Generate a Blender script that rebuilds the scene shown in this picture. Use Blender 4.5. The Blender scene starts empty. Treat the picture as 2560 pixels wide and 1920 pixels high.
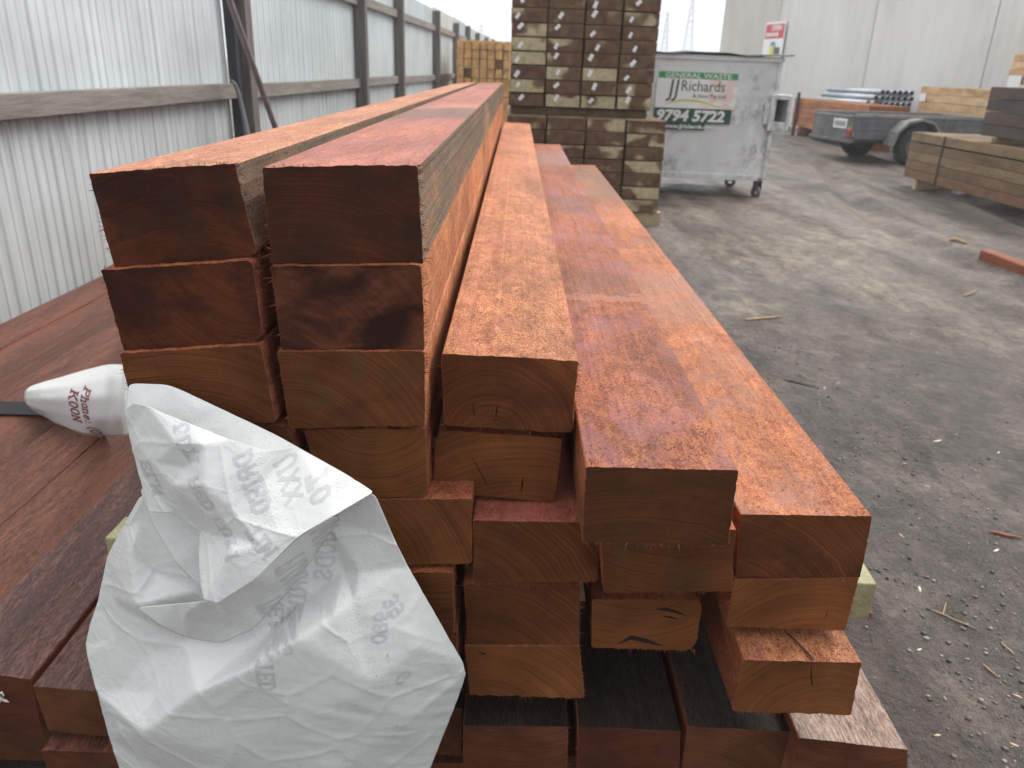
import bpy, bmesh, math, random
from mathutils import Vector, Matrix, noise
from mathutils.geometry import delaunay_2d_cdt
from mathutils.bvhtree import BVHTree

random.seed(7)
scn = bpy.context.scene
COL = scn.collection
R = math.radians

# ---------------------------------------------------------------- objects
def tag(o, label=None, cat=None, group=None, kind=None):
    if label: o['label'] = label
    if cat: o['category'] = cat
    if group: o['group'] = group
    if kind: o['kind'] = kind
    return o

def empty(name, loc=(0, 0, 0), rz=0.0):
    o = bpy.data.objects.new(name, None)
    o.empty_display_size = 0.1
    COL.objects.link(o); o.location = loc; o.rotation_euler = (0, 0, rz)
    return o

class MB:
    """collects geometry for ONE mesh object"""
    def __init__(s): s.v = []; s.f = []; s.m = []; s.sm = []
    def add(s, vs, fs, mi=0, smooth=False):
        b = len(s.v); s.v += [tuple(v) for v in vs]
        for f in fs:
            s.f.append([b + i for i in f]); s.m.append(mi); s.sm.append(smooth)
        return b
    def box(s, x0, x1, y0, y1, z0, z1, mi=0, mat=None, bev=0.0):
        if bev > 0:
            # chamfered along all edges: 24 verts
            b = bev; vs = []; idx = {}
            for sx, X in ((0, (x0, x1)), ):
                pass
            bm = bmesh.new()
            bmesh.ops.create_cube(bm, size=1)
            for v in bm.verts:
                v.co = Vector(((x0+x1)/2 + v.co.x*(x1-x0), (y0+y1)/2 + v.co.y*(y1-y0), (z0+z1)/2 + v.co.z*(z1-z0)))
            bmesh.ops.bevel(bm, geom=bm.edges[:], offset=b, segments=2, affect='EDGES', profile=0.5)
            bm.verts.index_update()
            vs = [v.co.copy() for v in bm.verts]; fs = [[v.index for v in f.verts] for f in bm.faces]
            bm.free()
        else:
            vs = [Vector(p) for p in ((x0,y0,z0),(x1,y0,z0),(x1,y1,z0),(x0,y1,z0),(x0,y0,z1),(x1,y0,z1),(x1,y1,z1),(x0,y1,z1))]
            fs = [(0,3,2,1),(4,5,6,7),(0,1,5,4),(1,2,6,5),(2,3,7,6),(3,0,4,7)]
        if mat is not None: vs = [mat @ v for v in vs]
        return s.add(vs, fs, mi)
    def tube(s, pts, r, seg=10, mi=0, smooth=True, caps=True):
        pts = [Vector(p) for p in pts]
        rs = r if isinstance(r, (list, tuple)) else [r]*len(pts)
        vs = []; fs = []
        up = Vector((0, 0, 1))
        for i, p in enumerate(pts):
            t = (pts[min(i+1, len(pts)-1)] - pts[max(i-1, 0)]).normalized()
            a = t.cross(up)
            if a.length < 1e-3: a = t.cross(Vector((1, 0, 0)))
            a.normalize(); b = t.cross(a)
            for k in range(seg):
                th = 2*math.pi*k/seg
                vs.append(p + (a*math.cos(th) + b*math.sin(th))*rs[i])
        for i in range(len(pts)-1):
            for k in range(seg):
                fs.append((i*seg+k, i*seg+(k+1) % seg, (i+1)*seg+(k+1) % seg, (i+1)*seg+k))
        s.add(vs, fs, mi, smooth)
        if caps:
            s.add(vs[:seg], [tuple(range(seg))], mi); s.add(vs[-seg:], [tuple(reversed(range(seg)))], mi)
    def lathe(s, prof, axis='X', seg=32, mi=0, org=(0, 0, 0), smooth=True):
        """prof: list of (a, r) along axis"""
        o = Vector(org); vs = []; fs = []
        for a, r in prof:
            for k in range(seg):
                th = 2*math.pi*k/seg; c, d = math.cos(th)*r, math.sin(th)*r
                vs.append(o + (Vector((a, c, d)) if axis == 'X' else Vector((c, a, d)) if axis == 'Y' else Vector((c, d, a))))
        for i in range(len(prof)-1):
            for k in range(seg):
                fs.append((i*seg+k, i*seg+(k+1) % seg, (i+1)*seg+(k+1) % seg, (i+1)*seg+k))
        s.add(vs, fs, mi, smooth)
    def build(s, name, mats, parent=None, loc=(0, 0, 0), rz=0.0):
        me = bpy.data.meshes.new(name)
        me.from_pydata(s.v, [], s.f); me.update()
        for m in (mats if isinstance(mats, (list, tuple)) else [mats]): me.materials.append(m)
        me.polygons.foreach_set('material_index', s.m)
        me.polygons.foreach_set('use_smooth', s.sm)
        o = bpy.data.objects.new(name, me); COL.objects.link(o)
        o.location = loc; o.rotation_euler = (0, 0, rz)
        if parent: o.parent = parent
        return o

def fix_normals(o):
    bm = bmesh.new(); bm.from_mesh(o.data)
    bmesh.ops.recalc_face_normals(bm, faces=bm.faces[:]); bm.to_mesh(o.data); bm.free()
    return o

# ---------------------------------------------------------------- shader helper
class N:
    def __init__(s, name):
        s.mat = bpy.data.materials.new(name); s.mat.use_nodes = True
        s.t = s.mat.node_tree; s.t.nodes.clear()
        s.out = s.t.nodes.new('ShaderNodeOutputMaterial')
        s.b = s.t.nodes.new('ShaderNodeBsdfPrincipled')
        s.t.links.new(s.b.outputs[0], s.out.inputs[0])
    def n(s, t, **k):
        x = s.t.nodes.new(t)
        for a, v in k.items(): setattr(x, a, v)
        return x
    def set(s, inp, v):
        if hasattr(v, 'links') or isinstance(v, bpy.types.NodeSocket): s.t.links.new(v, inp)
        else:
            if isinstance(v, (tuple, list)) and len(v) == 3 and inp.type == 'RGBA': v = (*v, 1)
            inp.default_value = v
    def coord(s, kind='Object', scale=(1, 1, 1), loc=(0, 0, 0), rnd=False, rot=(0, 0, 0)):
        c = s.n('ShaderNodeTexCoord').outputs[kind]
        if kind == 'World': pass
        if rnd:
            oi = s.n('ShaderNodeObjectInfo').outputs['Random']
            m = s.n('ShaderNodeMath', operation='MULTIPLY'); s.set(m.inputs[0], oi); m.inputs[1].default_value = 37.0
            cb = s.n('ShaderNodeCombineXYZ'); s.set(cb.inputs[0], m.outputs[0]); s.set(cb.inputs[1], m.outputs[0]); s.set(cb.inputs[2], m.outputs[0])
            va = s.n('ShaderNodeVectorMath', operation='ADD'); s.set(va.inputs[0], c); s.set(va.inputs[1], cb.outputs[0]); c = va.outputs[0]
        mp = s.n('ShaderNodeMapping'); s.set(mp.inputs['Vector'], c)
        mp.inputs['Scale'].default_value = scale; mp.inputs['Location'].default_value = loc; mp.inputs['Rotation'].default_value = rot
        return mp.outputs[0]
    def noise(s, vec, scale=1.0, detail=4.0, rough=0.55, dist=0.0):
        x = s.n('ShaderNodeTexNoise'); s.set(x.inputs['Vector'], vec)
        x.inputs['Scale'].default_value = scale; x.inputs['Detail'].default_value = detail
        x.inputs['Roughness'].default_value = rough; x.inputs['Distortion'].default_value = dist
        return x.outputs[0]
    def vor(s, vec, scale=1.0, feature='F1', out=0, rnd=1.0):
        x = s.n('ShaderNodeTexVoronoi', feature=feature); s.set(x.inputs['Vector'], vec); x.inputs['Scale'].default_value = scale
        x.inputs['Randomness'].default_value = rnd
        return x.outputs[out]
    def ramp(s, fac, stops, interp='LINEAR'):
        x = s.n('ShaderNodeValToRGB'); s.set(x.inputs[0], fac); cr = x.color_ramp; cr.interpolation = interp
        while len(cr.elements) < len(stops): cr.elements.new(0.5)
        for e, (p, c) in zip(cr.elements, stops):
            e.position = p; e.color = (*c, 1) if isinstance(c, (tuple, list)) else (c, c, c, 1)
        return x.outputs[0]
    def mix(s, fac, a, b, mode='MIX'):
        x = s.n('ShaderNodeMix', data_type='RGBA', blend_type=mode)
        s.set(x.inputs[0], fac); s.set(x.inputs[6], a); s.set(x.inputs[7], b)
        return x.outputs[2]
    def math(s, op, a, b=0.0, c=0.0, clamp=False):
        x = s.n('ShaderNodeMath', operation=op, use_clamp=clamp)
        s.set(x.inputs[0], a); s.set(x.inputs[1], b); s.set(x.inputs[2], c)
        return x.outputs[0]
    def sep(s, vec):
        x = s.n('ShaderNodeSeparateXYZ'); s.set(x.inputs[0], vec); return x.outputs
    def rand(s): return s.n('ShaderNodeObjectInfo').outputs['Random']
    def bump(s, h, strength=0.3, dist=0.002, prev=None):
        x = s.n('ShaderNodeBump'); s.set(x.inputs['Height'], h)
        x.inputs['Strength'].default_value = strength; x.inputs['Distance'].default_value = dist
        if prev is not None: s.set(x.inputs['Normal'], prev)
        return x.outputs[0]
    def done(s, col, rough=0.6, bump=None, metal=0.0, spec=None, coat=None):
        s.set(s.b.inputs['Base Color'], col); s.set(s.b.inputs['Roughness'], rough)
        s.set(s.b.inputs['Metallic'], metal)
        if spec is not None: s.set(s.b.inputs['Specular IOR Level'], spec)
        if bump is not None: s.set(s.b.inputs['Normal'], bump)
        return s.mat

def flat(name, col, rough=0.6, metal=0.0, var=0.12, scale=6.0, spec=None, b=0.0):
    k = N(name); c = k.coord('Object', rnd=True)
    n1 = k.noise(c, scale, 5, 0.6)
    f = k.ramp(n1, [(0.3, 1-var), (0.7, 1+var)])
    x = k.mix(1.0, (*col, 1), f, 'MULTIPLY')
    bp = k.bump(k.noise(c, scale*12, 4), b, 0.002) if b else None
    return k.done(x, rough, bp, metal, spec)

# ---- red hardwood, sawn faces -------------------------------------------------
def wood_side(name, dark=(.17, .045, .025), mid=(.40, .13, .06), light=(.60, .25, .12), patch=(.30, .13, .14), patch_amt=0.35,
              seed=0.0, bands=(), speck=1.0, rough=0.62, wgrey=0.0, grey=(.21, .17, .14), speckcol=(.05, .02, .015), rnd=False, an=1.0):
    """bands: (y centre, half width, strength, colour) across the length, object metres"""
    k = N(name); L = (seed*3.1, seed*7.7, seed*1.3)
    big = k.noise(k.coord('Object', (6, 2.0/an, 6), L, rnd), 1, 4, .6, .6)
    mid_n = k.noise(k.coord('Object', (44, 24/an, 44), L, rnd), 1, 6, .68, .5)
    fib = k.noise(k.coord('Object', (330, 190/an, 330), L, rnd), 1, 3, .7, .6)
    f = k.math('ADD', k.math('MULTIPLY', mid_n, .40), k.math('MULTIPLY', fib, .60))
    base = k.ramp(f, [(.37, dark), (.48, mid), (.60, light)])
    pm = k.ramp(k.noise(k.coord('Object', (11, 5.5/an, 11), (L[1], L[0], 3), rnd), 1, 5, .65, .6), [(.46, 0.0), (.62, 1.0)])
    pf = k.math('MULTIPLY', k.math('MULTIPLY', pm, patch_amt), k.ramp(fib, [(.3, 1.0), (.65, .45)]))
    col = k.mix(pf, base, (*patch, 1))
    tone = k.ramp(big, [(.3, .60), (.7, 1.22)])
    col = k.mix(1.0, col, tone, 'MULTIPLY')
    if wgrey > 0:
        gm = k.ramp(k.noise(k.coord('Object', (14, 1.6, 14), (L[2], 5, L[1]), rnd), 1, 5, .7, .5), [(.62-.35*wgrey, 0.0), (.74-.3*wgrey, 1.0)])
        gcol = k.mix(k.ramp(fib, [(.35, 0.0), (.65, 1.0)]), tuple(c*.35 for c in grey) + (1,), tuple(c*1.5 for c in grey) + (1,))
        col = k.mix(k.math('MULTIPLY', gm, .9), col, gcol)
    sp = k.noise(k.coord('Object', (230, 130/an, 230), (L[2], L[0], L[1]), rnd), 1, 3, .55, .8)
    spm = k.ramp(sp, [(.61, 0.0), (.68, 1.0)])
    col = k.mix(k.math('MULTIPLY', spm, .75*speck), col, (*speckcol, 1))
    if bands:
        y = k.sep(k.coord('Object'))[1]
        wob = k.math('MULTIPLY', k.math('SUBTRACT', k.noise(k.coord('Object', (22, 22, 22), L), 1, 4), .5), .14)
        for (yc, hw, st, bc) in bands:
            d = k.math('ABSOLUTE', k.math('SUBTRACT', k.math('ADD', y, wob), yc))
            m = k.math('SUBTRACT', 1.0, k.math('DIVIDE', d, hw), clamp=True)
            m = k.math('MULTIPLY', k.ramp(m, [(0.0, 0.0), (.35, 1.0)]), st)
            m = k.math('MULTIPLY', m, k.ramp(fib, [(.3, 1.0), (.7, .55)]))
            col = k.mix(m, col, (*bc, 1))
    h = k.math('ADD', k.math('MULTIPLY', fib, .7), k.math('MULTIPLY', k.noise(k.coord('Object', (900, 650, 900), L), 1, 2), .5))
    h = k.math('SUBTRACT', h, k.math('MULTIPLY', spm, .6*speck))
    bp = k.bump(h, .75, .0022)
    rr = k.ramp(mid_n, [(.3, rough-.16), (.7, rough+.12)])
    return k.done(col, rr, bp, 0, .22)

# ---- end grain -----------------------------------------------------------------
def wood_end(name, a=(.13, .047, .022), b=(.22, .085, .040), pith=(0.1, -.06), freq=560, seed=0.0, stain=(.045, .018, .014), stain_amt=.4, stain_at=.52,
             rough=.55, rnd=False, ring=.55, dark2=None):
    k = N(name); L = (seed*2.3, seed*5.1, seed*1.9)
    c = k.coord('Object', (1, 1, 1), (0, 0, 0), rnd)
    dn = k.noise(k.coord('Object', (16, 16, 16), L), 1, 3, .5)
    px = k.sep(k.coord('Object'))
    dx = k.math('SUBTRACT', px[0], pith[0]); dz = k.math('SUBTRACT', px[2], pith[1])
    if rnd:
        r_ = k.rand()
        dx = k.math('ADD', dx, k.math('MULTIPLY', k.math('SUBTRACT', r_, .5), .5))
        dz = k.math('ADD', dz, k.math('MULTIPLY', k.math('SUBTRACT', k.math('FRACT', k.math('MULTIPLY', r_, 17.3)), .5), .4))
    rr = k.math('SQRT', k.math('ADD', k.math('MULTIPLY', dx, dx), k.math('MULTIPLY', dz, dz)))
    rr = k.math('ADD', rr, k.math('MULTIPLY', dn, .014))
    ang = k.math('ARCTAN2', dz, dx)
    # uneven ring spacing: 1-D noise of the radius
    rv = k.n('ShaderNodeCombineXYZ'); k.set(rv.inputs[0], k.math('MULTIPLY', rr, freq)); k.set(rv.inputs[1], k.math('MULTIPLY', ang, 1.2)); rv.inputs[2].default_value = seed
    ringn = k.ramp(k.noise(rv.outputs[0], .55, 3, .6), [(.26, .05), (.5, .5), (.75, .92)])
    rayv = k.n('ShaderNodeCombineXYZ'); k.set(rayv.inputs[0], k.math('MULTIPLY', ang, 90)); k.set(rayv.inputs[1], k.math('MULTIPLY', rr, 28)); rayv.inputs[2].default_value = seed
    ray = k.noise(rayv.outputs[0], 1, 3, .6)
    fine = k.noise(k.coord('Object', (520, 520, 520), L), 1, 2, .6)
    f = k.math('ADD', k.math('MULTIPLY', ringn, ring), k.math('ADD', k.math('MULTIPLY', ray, .22), k.math('MULTIPLY', fine, .78-ring)))
    col = k.ramp(f, [(.25, a), (.75, b)])
    big = k.ramp(k.noise(k.coord('Object', (9, 9, 9), L, rnd), 1, 3, .5), [(.3, .70), (.7, 1.25)])
    col = k.mix(1.0, col, big, 'MULTIPLY')
    sn = k.noise(k.coord('Object', (8, 8, 14), (L[1], 1, L[0]), rnd), 1, 6, .6, .5)
    sm = k.ramp(sn, [(stain_at-.03, 0.0), (stain_at+.02, .45), (stain_at+.13, 1.0)])
    col = k.mix(k.math('MULTIPLY', sm, stain_amt), col, (*stain, 1))
    if dark2:
        sn2 = k.ramp(k.noise(k.coord('Object', (20, 20, 20), (L[0], 9, 2)), 1, 4, .6), [(.5, 0.0), (.7, 1.0)])
        col = k.mix(k.math('MULTIPLY', sn2, .6), col, (*dark2, 1))
    gl = k.ramp(k.noise(k.coord('Object', (800, 800, 800), L), 1, 1, .5), [(.70, 0.0), (.80, 1.0)])  # pale fibre flecks and wet glints painted into the colour
    col = k.mix(k.math('MULTIPLY', gl, .30), col, (.45, .24, .12, 1))
    bp = k.bump(k.math('ADD', k.math('MULTIPLY', fine, .6), k.math('MULTIPLY', ringn, .3)), .38, .0012)
    return k.done(col, k.ramp(fine, [(.3, rough), (.7, rough+.2)]), bp, 0, .12)

# ---------------------------------------------------------------- the beam
def beam(name, quad, y0, y1, mats, label, group, cat='timber', cracks=(), seed=0, fuzz=60, round_c=None, jit=1.0, fuzz_right=True, notch=None, yaw=0.0, wave=1.0):
    """quad: TL TR BR BL (x,z) of the near end; mats: [top, right, bottom, left, end, crack]"""
    rnd = random.Random(seed*101+13)
    cx = sum(q[0] for q in quad)/4; cz = sum(q[1] for q in quad)/4
    Q = [Vector((q[0]-cx, q[1]-cz)) for q in quad]
    ring = []; seg = []
    for i in range(4):
        a, b = Q[i], Q[(i+1) % 4]; ln = (b-a).length; d = (b-a)/ln; nrm = Vector((d.y, -d.x))*-1
        rc0 = (round_c or {}).get(i, .002); rc1 = (round_c or {}).get((i+1) % 4, .002)
        # corner arc at start
        prev = (Q[i]-Q[(i-1) % 4]).normalized()
        if rc0 > .004:
            for t in (.12, .3, .5, .7, .88):
                p = (a - prev*rc0)*(1-t)**2 + a*2*t*(1-t) + (a + d*rc0)*t*t
                ring.append(p); seg.append(i)
        n = max(4, int(ln/.006))
        for s in range(n+1):
            t = (rc0 + (ln-rc0-rc1)*s/n)
            p = a + d*t
            amp = (noise.noise(Vector((t*9, seed*3.3+i*5, 0)))*.0016*wave + noise.noise(Vector((t*70, seed*1.7+i*9, 0)))*.0010 + rnd.uniform(-.0005, .0005))*jit
            if i == 2: amp = amp*1.6 + rnd.uniform(-.0010, .0006)*jit
            if s in (0, n): amp *= .4
            ring.append(p + nrm*amp); seg.append(i)
    if notch:
        for (nx, nz, nr, nd) in notch:
            for j, p in enumerate(ring):
                dd = (p - Vector((nx, nz))).length
                if dd < nr: ring[j] = p + (-p).normalized()*nd*(1-dd/nr)
    nR = len(ring)
    L = y1-y0
    ys = [0, .0012, .006, .015, .03, .06, .1, .16, .24, .34, .46, .6]
    ys = [y for y in ys if y < L-.02]
    y = ys[-1]+.18
    while y < L-.05: ys.append(y); y += .22
    ys += [L-.002, L]
    mb = MB(); vs = []
    for r, y in enumerate(ys):
        k = 0.9935 if r in (0, len(ys)-1) else 1.0
        bow = noise.noise(Vector((y*.45, seed*2.1, 1)))*.004*wave - noise.noise(Vector((0, seed*2.1, 1)))*.004*wave
        for j, p in enumerate(ring):
            w = noise.noise(Vector((p.x*30, y*6, p.y*30+seed)))*.0008*jit*(1 if r else 0)
            q = p*(k + (w/.1))
            vs.append((q.x + y*yaw + bow*.5, y, q.y + bow*.4))
    fs = []; mi = []
    b = len(mb.v); mb.v += vs
    for r in range(len(ys)-1):
        for j in range(nR):
            j2 = (j+1) % nR
            mb.f.append([r*nR+j, r*nR+j2, (r+1)*nR+j2, (r+1)*nR+j][::-1]); mb.m.append(seg[j]); mb.sm.append(False)
    mb.f.append([(len(ys)-1)*nR + j for j in range(nR)][::-1]); mb.m.append(4); mb.sm.append(False)
    # near end, with real V-shaped checks cut in
    pts = [Vector((vs[j][0], vs[j][2])) for j in range(nR)]
    edges = [(j, (j+1) % nR) for j in range(nR)]
    deep = {}
    for path, w, dp in cracks:
        P = [Vector(p) for p in path]; n = len(P); lft = []; rgt = []; mid = []
        for i, p in enumerate(P):
            t = (P[min(i+1, n-1)]-P[max(i-1, 0)]).normalized(); nn = Vector((-t.y, t.x))
            ww = w*math.sin(math.pi*min(1, max(0.0, (i)/(n-1))))**.6 * rnd.uniform(.7, 1.2)
            if i in (0, n-1):
                pts.append(p); mid.append(len(pts)-1); lft.append(mid[-1]); rgt.append(mid[-1])
            else:
                pts.append(p + nn*ww/2); lft.append(len(pts)-1)
                pts.append(p - nn*ww/2); rgt.append(len(pts)-1)
                pts.append(p); mid.append(len(pts)-1); deep[mid[-1]] = dp*ww/w
        for i in range(n-1):
            edges += [(lft[i], lft[i+1]), (mid[i], mid[i+1]), (rgt[i], rgt[i+1])]
    edges = [e for e in edges if e[0] != e[1]]
    vo, eo, fo, ov, oe, of = delaunay_2d_cdt(pts, edges, [], 1, 1e-6)
    base = len(mb.v); isdeep = []
    for i, p in enumerate(vo):
        src = ov[i]; d = max([deep.get(s_, 0) for s_ in src] + [0]); isdeep.append(d > 0)
        mb.v.append((p.x, d, p.y))
    for f in fo:
        a_, b_, c_ = [vo[i] for i in f]
        ar = (b_-a_).cross(c_-a_) if hasattr((b_-a_), 'cross') else 0
        f = list(f)
        if ar < 0: f.reverse()
        mb.f.append([base+i for i in f]); mb.m.append(5 if any(isdeep[i] for i in f) else 4); mb.sm.append(False)
    # torn fibres along the sawn edges
    for _ in range(fuzz):
        i = rnd.choice([2, 2, 2, 1, 1, 0, 3]) if fuzz_right else rnd.choice([2, 2, 2, 0])
        a, b_ = Q[i], Q[(i+1) % 4]; t = rnd.random()
        p = a + (b_-a)*t; d = (b_-a).normalized(); nn = Vector((-d.y, d.x))
        if nn.dot(p) < 0: nn = -nn
        ln = rnd.uniform(.002, .009)*(1.0 if i != 0 else .5); w = rnd.uniform(.0004, .0009)
        if rnd.random() < .12: ln *= 1.8
        sl = rnd.uniform(-.7, .7); yy = rnd.uniform(.0005, .012)
        e = p + nn*ln + d*sl*ln
        p = p*.985
        mb.add([(p.x-d.x*w, yy, p.y-d.y*w), (p.x+d.x*w, yy, p.y+d.y*w), (e.x, yy-rnd.uniform(0, .006), e.y), (p.x, yy+.001, p.y)], [(0, 1, 2), (1, 3, 2), (3, 0, 2)], i)
    o = mb.build(name, mats, None, (cx, y0, cz))
    tag(o, label, cat, group)
    return o

def board(name, x0, x1, y0, y1, z0, z1, mats, label, group, cat='timber', bev=.004, ends=True, rz=0.0, org=None):
    """plain sawn board for the distance; mats [side, end]"""
    mb = MB(); w, l, h = x1-x0, y1-y0, z1-z0
    bm = bmesh.new(); bmesh.ops.create_cube(bm, size=1)
    for v in bm.verts: v.co = Vector((v.co.x*w, (v.co.y+.5)*l, v.co.z*h))
    bmesh.ops.bevel(bm, geom=bm.edges[:], offset=bev, segments=1, affect='EDGES')
    bm.verts.index_update()
    mb.v = [tuple(v.co) for v in bm.verts]
    for f in bm.faces:
        mb.f.append([v.index for v in f.verts]); mb.m.append(1 if abs(f.normal.y) > .8 else 0); mb.sm.append(False)
    bm.free()
    o = mb.build(name, mats, None, ((x0+x1)/2, y0, (z0+z1)/2))
    return tag(o, label, cat, group)
# ================================================================ world, camera, light
SUN_EL, SUN_AZ = 50.0, 58.0        # the bright part of the cloud is ahead and to the right
w = bpy.data.worlds.new("World"); scn.world = w; w.use_nodes = True
nt = w.node_tree; nt.nodes.clear()
wo = nt.nodes.new('ShaderNodeOutputWorld'); bg = nt.nodes.new('ShaderNodeBackground'); nt.links.new(bg.outputs[0], wo.inputs[0])
sky = nt.nodes.new('ShaderNodeTexSky'); sky.sky_type = 'NISHITA'; sky.sun_disc = False
sky.sun_elevation = R(SUN_EL); sky.sun_rotation = R(SUN_AZ); sky.air_density = 1.5; sky.dust_density = 4.0
hs = nt.nodes.new('ShaderNodeHueSaturation'); hs.inputs['Saturation'].default_value = .12; nt.links.new(sky.outputs[0], hs.inputs['Color'])
tc = nt.nodes.new('ShaderNodeTexCoord'); sx = nt.nodes.new('ShaderNodeSeparateXYZ'); nt.links.new(tc.outputs['Generated'], sx.inputs[0])
def wm(op, a, b, clamp=False):
    x = nt.nodes.new('ShaderNodeMath'); x.operation = op; x.use_clamp = clamp
    for i, v in ((0, a), (1, b)):
        if isinstance(v, (int, float)): x.inputs[i].default_value = v
        else: nt.links.new(v, x.inputs[i])
    return x.outputs[0]
zr = nt.nodes.new('ShaderNodeValToRGB'); nt.links.new(sx.outputs[2], zr.inputs[0])
zr.color_ramp.elements[0].position = 0.0; zr.color_ramp.elements[0].color = (.80, .90, 1.0, 1)
zr.color_ramp.elements[1].position = .75; zr.color_ramp.elements[1].color = (1.0, 1.0, 1.0, 1)
# overcast: zenith brighter than the horizon, sky behind camera dimmed to darken beam fronts
lum = wm('ADD', 9.6, wm('MULTIPLY', wm('MAXIMUM', sx.outputs[2], 0.0), 4.5))
back = nt.nodes.new('ShaderNodeMapRange'); back.interpolation_type = 'SMOOTHSTEP'; nt.links.new(sx.outputs[1], back.inputs[0])
back.inputs[1].default_value = -.75; back.inputs[2].default_value = .35; back.inputs[3].default_value = .42; back.inputs[4].default_value = 1.0
lum = wm('MULTIPLY', lum, back.outputs[0])
vm = nt.nodes.new('ShaderNodeVectorMath'); vm.operation = 'SCALE'; nt.links.new(zr.outputs[0], vm.inputs[0]); nt.links.new(lum, vm.inputs['Scale'])
mx = nt.nodes.new('ShaderNodeMix'); mx.data_type = 'RGBA'; mx.inputs[0].default_value = .85
nt.links.new(hs.outputs[0], mx.inputs[6]); nt.links.new(vm.outputs[0], mx.inputs[7])
nt.links.new(mx.outputs[2], bg.inputs[0]); bg.inputs[1].default_value = .1

sl = bpy.data.lights.new('sun', 'SUN'); sl.energy = 1.4; sl.angle = R(35); sl.color = (1, .97, .92)
so = bpy.data.objects.new('sun', sl); COL.objects.link(so)
d = Vector((math.sin(R(SUN_AZ))*math.cos(R(SUN_EL)), math.cos(R(SUN_AZ))*math.cos(R(SUN_EL)), math.sin(R(SUN_EL))))
so.rotation_euler = (-d).to_track_quat('-Z', 'Y').to_euler()

cam = bpy.data.cameras.new('camera'); co = bpy.data.objects.new('camera', cam); COL.objects.link(co); scn.camera = co
cam.sensor_width = 36; cam.sensor_fit = 'HORIZONTAL'; cam.lens = 27.455; cam.clip_start = .02; cam.clip_end = 3000
M = Matrix(((0.9993698, 0.0076928, 0.0346528), (-0.0350078, 0.3750243, 0.9263537), (-0.0058694, -0.9269831, 0.3750572)))  # camera axes in columns of R^T
Rw = M.transposed()
co.matrix_world = Matrix.Translation((0, 0, 1.37)) @ Rw.to_4x4()
cam.dof.use_dof = True; cam.dof.focus_distance = 1.15; cam.dof.aperture_fstop = 7.2
vs_ = scn.view_settings; vs_.view_transform = 'Standard'; vs_.look = 'None'; vs_.exposure = 0.85; vs_.gamma = 1
scn.cycles.max_bounces = 6; scn.cycles.use_denoising = True

# ================================================================ ground
def gz(x, y):
    z = noise.noise(Vector((x*.35, y*.35, 0)))*.03 + noise.noise(Vector((x*1.4, y*1.4, 3)))*.018
    z += noise.noise(Vector((x*6, y*6, 5)))*.006
    for (ax, ay, bx, by) in ((5.6, 17, 3.4, 4.0), (7.2, 17, 5.1, 4.0)):
        t = (y-by)/(ay-by); lx = bx + (ax-bx)*t + .25*math.sin(y*.55); dx = abs(x-lx)
        if dx < .5: z += -.05*math.exp(-(dx/.13)**2) + .03*math.exp(-((dx-.27)/.09)**2)
    if x < .95 and y < 9: z *= max(0.0, min(1.0, (x-.55)/.4))
    if y > 5 and x < 1.6: z *= .3
    return z
def axis(lo, hi, a, b, fine, grow=1.35):
    xs = []; x = a
    while x < b: xs.append(x); x += fine
    s = fine
    while x < hi: xs.append(x); s *= grow; x += s
    xs.append(hi); x = a; s = fine; pre = []
    while True:
        s *= grow; x -= s
        if x <= lo: break
        pre.append(x)
    return [lo] + pre[::-1] + xs
xs = axis(-900, 900, .7, 7.0, .045); ys = axis(-300, 1500, .9, 12.5, .055)
mb = MB(); nx = len(xs)
for y in ys:
    for x in xs: mb.v.append((x, y, gz(x, y) if (-6 < x < 20 and -2 < y < 40) else 0.0))
for j in range(len(ys)-1):
    for i in range(nx-1):
        mb.f.append([j*nx+i, j*nx+i+1, (j+1)*nx+i+1, (j+1)*nx+i]); mb.m.append(0); mb.sm.append(True)
k = N('damp_yard_dirt')
big = k.noise(k.coord('Object', (.5, .35, 1)), 1, 4, .6, .5); med = k.noise(k.coord('Object', (3.2, 2.2, 3)), 1, 6, .65, .3)
fin = k.noise(k.coord('Object', (45, 45, 45)), 1, 5, .7); vf = k.noise(k.coord('Object', (170, 170, 170)), 1, 3, .6)
f = k.math('ADD', k.math('MULTIPLY', med, .55), k.math('MULTIPLY', fin, .45))
col = k.ramp(f, [(.36, (.034, .026, .022)), (.50, (.112, .091, .080)), (.64, (.245, .207, .180))])
col = k.mix(1.0, col, k.ramp(big, [(.32, (.66, .63, .63)), (.68, (1.35, 1.3, 1.25))]), 'MULTIPLY')
# sawdust lying in patches
xyz = k.sep(k.coord('Object'))
def spot(cx, cy, rx, ry):
    a = k.math('DIVIDE', k.math('SUBTRACT', xyz[0], cx), rx); b = k.math('DIVIDE', k.math('SUBTRACT', xyz[1], cy), ry)
    return k.math('SUBTRACT', 1.0, k.math('ADD', k.math('MULTIPLY', a, a), k.math('MULTIPLY', b, b)), clamp=True)
sp = None
for s_ in ((2.3, 6.5, .9, .9), (2.75, 5.45, .5, .7), (3.1, 7.2, .9, .6), (1.55, 5.0, .35, .5), (3.1, 4.5, .5, .4), (2.0, 8.2, .9, .6)):
    m = spot(*s_); sp = m if sp is None else k.math('MAXIMUM', sp, m)
sm = k.math('MULTIPLY', sp, k.ramp(k.noise(k.coord('Object', (5, 3.2, 5), (4, 2, 1)), 1, 6, .75, .8), [(.42, 0.0), (.60, 1.0)]))
sm = k.math('MULTIPLY', sm, k.ramp(fin, [(.35, .35), (.6, 1.0)]))
col = k.mix(k.math('MULTIPLY', sm, .62), col, (.47, .41, .28, 1))
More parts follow.
